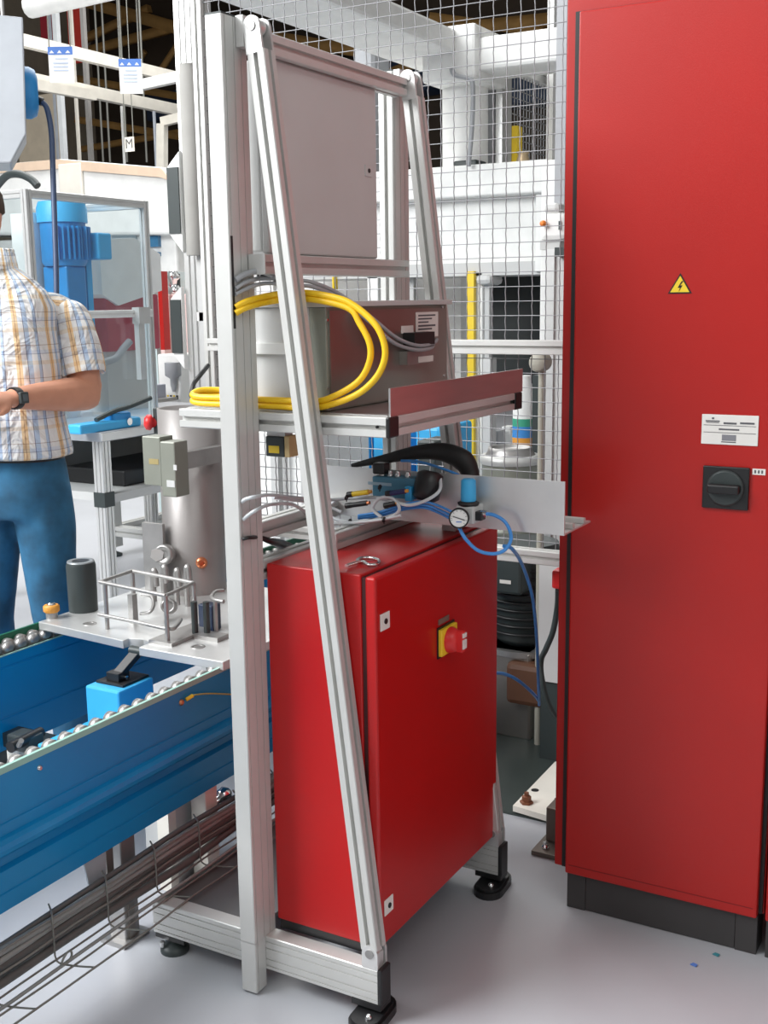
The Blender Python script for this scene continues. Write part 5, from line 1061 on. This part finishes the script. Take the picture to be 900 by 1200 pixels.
a, b = F(653, -20, 662, 190, fcX + .1, .08); tag(bx('grey_upright', (a[0], a[1], 0), (b[0], b[1], a[2] + .3), GCAB), 'grey upright just behind the fence post', 'upright')
c = at(630, 425, X=1.6); tag(build('vent_cap', MB().lathe(c, [(.030, -.05), (.030, .0), (.026, .006), (.005, .008)], 20, (-1, 0, 0)).cyl(c + V((.04, 0, 0)), V((1.64, c.y, 0)), .012, 12), mat('sand_grey', (.40, .38, .32), .5)), 'round sand-grey cap on a stem just under the fence rail', 'cap')
# drum
dX = 2.35; c = at(598, 528, X=dX); rr = 33 / FPX * ((c - CAM).dot(FWD)); zt_ = c.z
t = thing('steel_drum', (dX, c.y, 0), 'dark steel drum with clamped metal lid behind the fence', 'drum')
build('barrel', MB().lathe((dX, c.y, 0), [(rr, 0), (rr, zt_ * .33), (rr + .01, zt_ * .34), (rr, zt_ * .35), (rr, zt_ * .64), (rr + .01, zt_ * .65), (rr, zt_ * .66), (rr, zt_ - .05)], 36), GREEN_GREY, t)
build('lid_ring', MB().lathe((dX, c.y, zt_ - .05), [(rr + .006, 0), (rr + .012, .012), (rr + .012, .025), (rr, .035)], 36), ALU, t); build('lid', MB().lathe((dX, c.y, zt_ - .03), [(rr * .98, 0), (rr * .8, .03), (rr * .78, .045), (rr * .7, .045), (rr * .68, .035), (.01, .035)], 36), DSTEEL, t)
t = thing('spray_canister', (2.9, .25, 0), 'white canister with green, blue and orange label behind the drum', 'canister')
c = at(614, 480, X=2.9); rr = 13 / FPX * ((c - CAM).dot(FWD)); zA = at(614, 440, X=2.9).z; zB = at(614, 520, X=2.9).z
build('canister', MB().lathe((2.9, c.y, .0), [(rr, 0), (rr, zA - .08), (rr * .6, zA - .02), (rr * .6, zA)], 24), WHITE, t)
for p0, p1, m in ((490, 499, mat('label_green', (.05, .35, .22), .5)), (499, 512, mat('label_blue', (.05, .25, .62), .5)), (512, 522, ORANGE)):
    z1 = at(614, p0, X=2.9).z; z0 = at(614, p1, X=2.9).z; build('label_band', MB().lathe((2.9, c.y, z0), [(rr + .0015, 0), (rr + .0015, z1 - z0)], 24), m, t)
a, b = F(624, 440, 634, 545, 2.6, .1); tag(bx('dark_upright', (a[0], a[1], 0), (b[0], b[1], a[2]), GRAPH), 'dark upright between the canister and the feeder column', 'upright')
for i, (x0, x1, y0, X, m) in enumerate(((566, 574, 420, 3.6, ALUB), (578, 584, 505, 3.7, GCAB), (588, 598, 500, 3.8, WHITE))):
    a, b = F(x0, y0, x1, 560, X, .08); tag(bx('machine_upright', (a[0], a[1], 0), (b[0], b[1], a[2]), m), ['bright upright behind the drum beside the yellow strip', 'thin grey upright behind the drum', 'white upright behind the drum next to the canister'][i], 'upright', 'uprights behind the drum')
# white machine seen between the posts under the shelf
t = thing('white_floor_machine', (2.7, 2.0, 0), 'low white machine behind the rack below the shelf', 'machine')
a, b = F(285, 505, 372, 620, 2.6, .5); bx('housing', (a[0], a[1], 0), (b[0], b[1], a[2]), WHITE, t, bevel=.01)
a, b = F(316, 505, 328, 620, 2.55, .04); bx('front_post', (a[0], a[1], 0), (b[0], b[1], a[2]), LGREY, t)
a, b = F(330, 505, 334, 620, 2.55, .04); bx('front_post', (a[0], a[1], 0), (b[0], b[1], a[2]), ALUB, t)
a, b = F(355, 460, 392, 620, 3.9, .3); tag(bx('cream_cabinet', (a[0], a[1], 0), (b[0], b[1], a[2]), LGREY, bevel=.01), 'light grey cabinet behind the strut below the shelf', 'cabinet')
# small debris on the floor
for i, (px, py, m, lab) in enumerate(((813, 1131, INKB, 'tiny dark blue scrap on the floor before the tall red cabinet'), (839, 1119, mat('teal_scrap', (.05, .25, .30), .5), 'tiny teal scrap on the floor near the plinth'))):
    c = at(px, py, Z=.0015); tag(build('floor_scrap', MB().prism([c + V((-.006, -.006, 0)), c + V((.004, -.008, 0)), c + V((.007, .003, 0)), c + V((-.002, .008, 0))], (0, 0, .002)), m), lab, 'scrap', 'scraps on the floor')
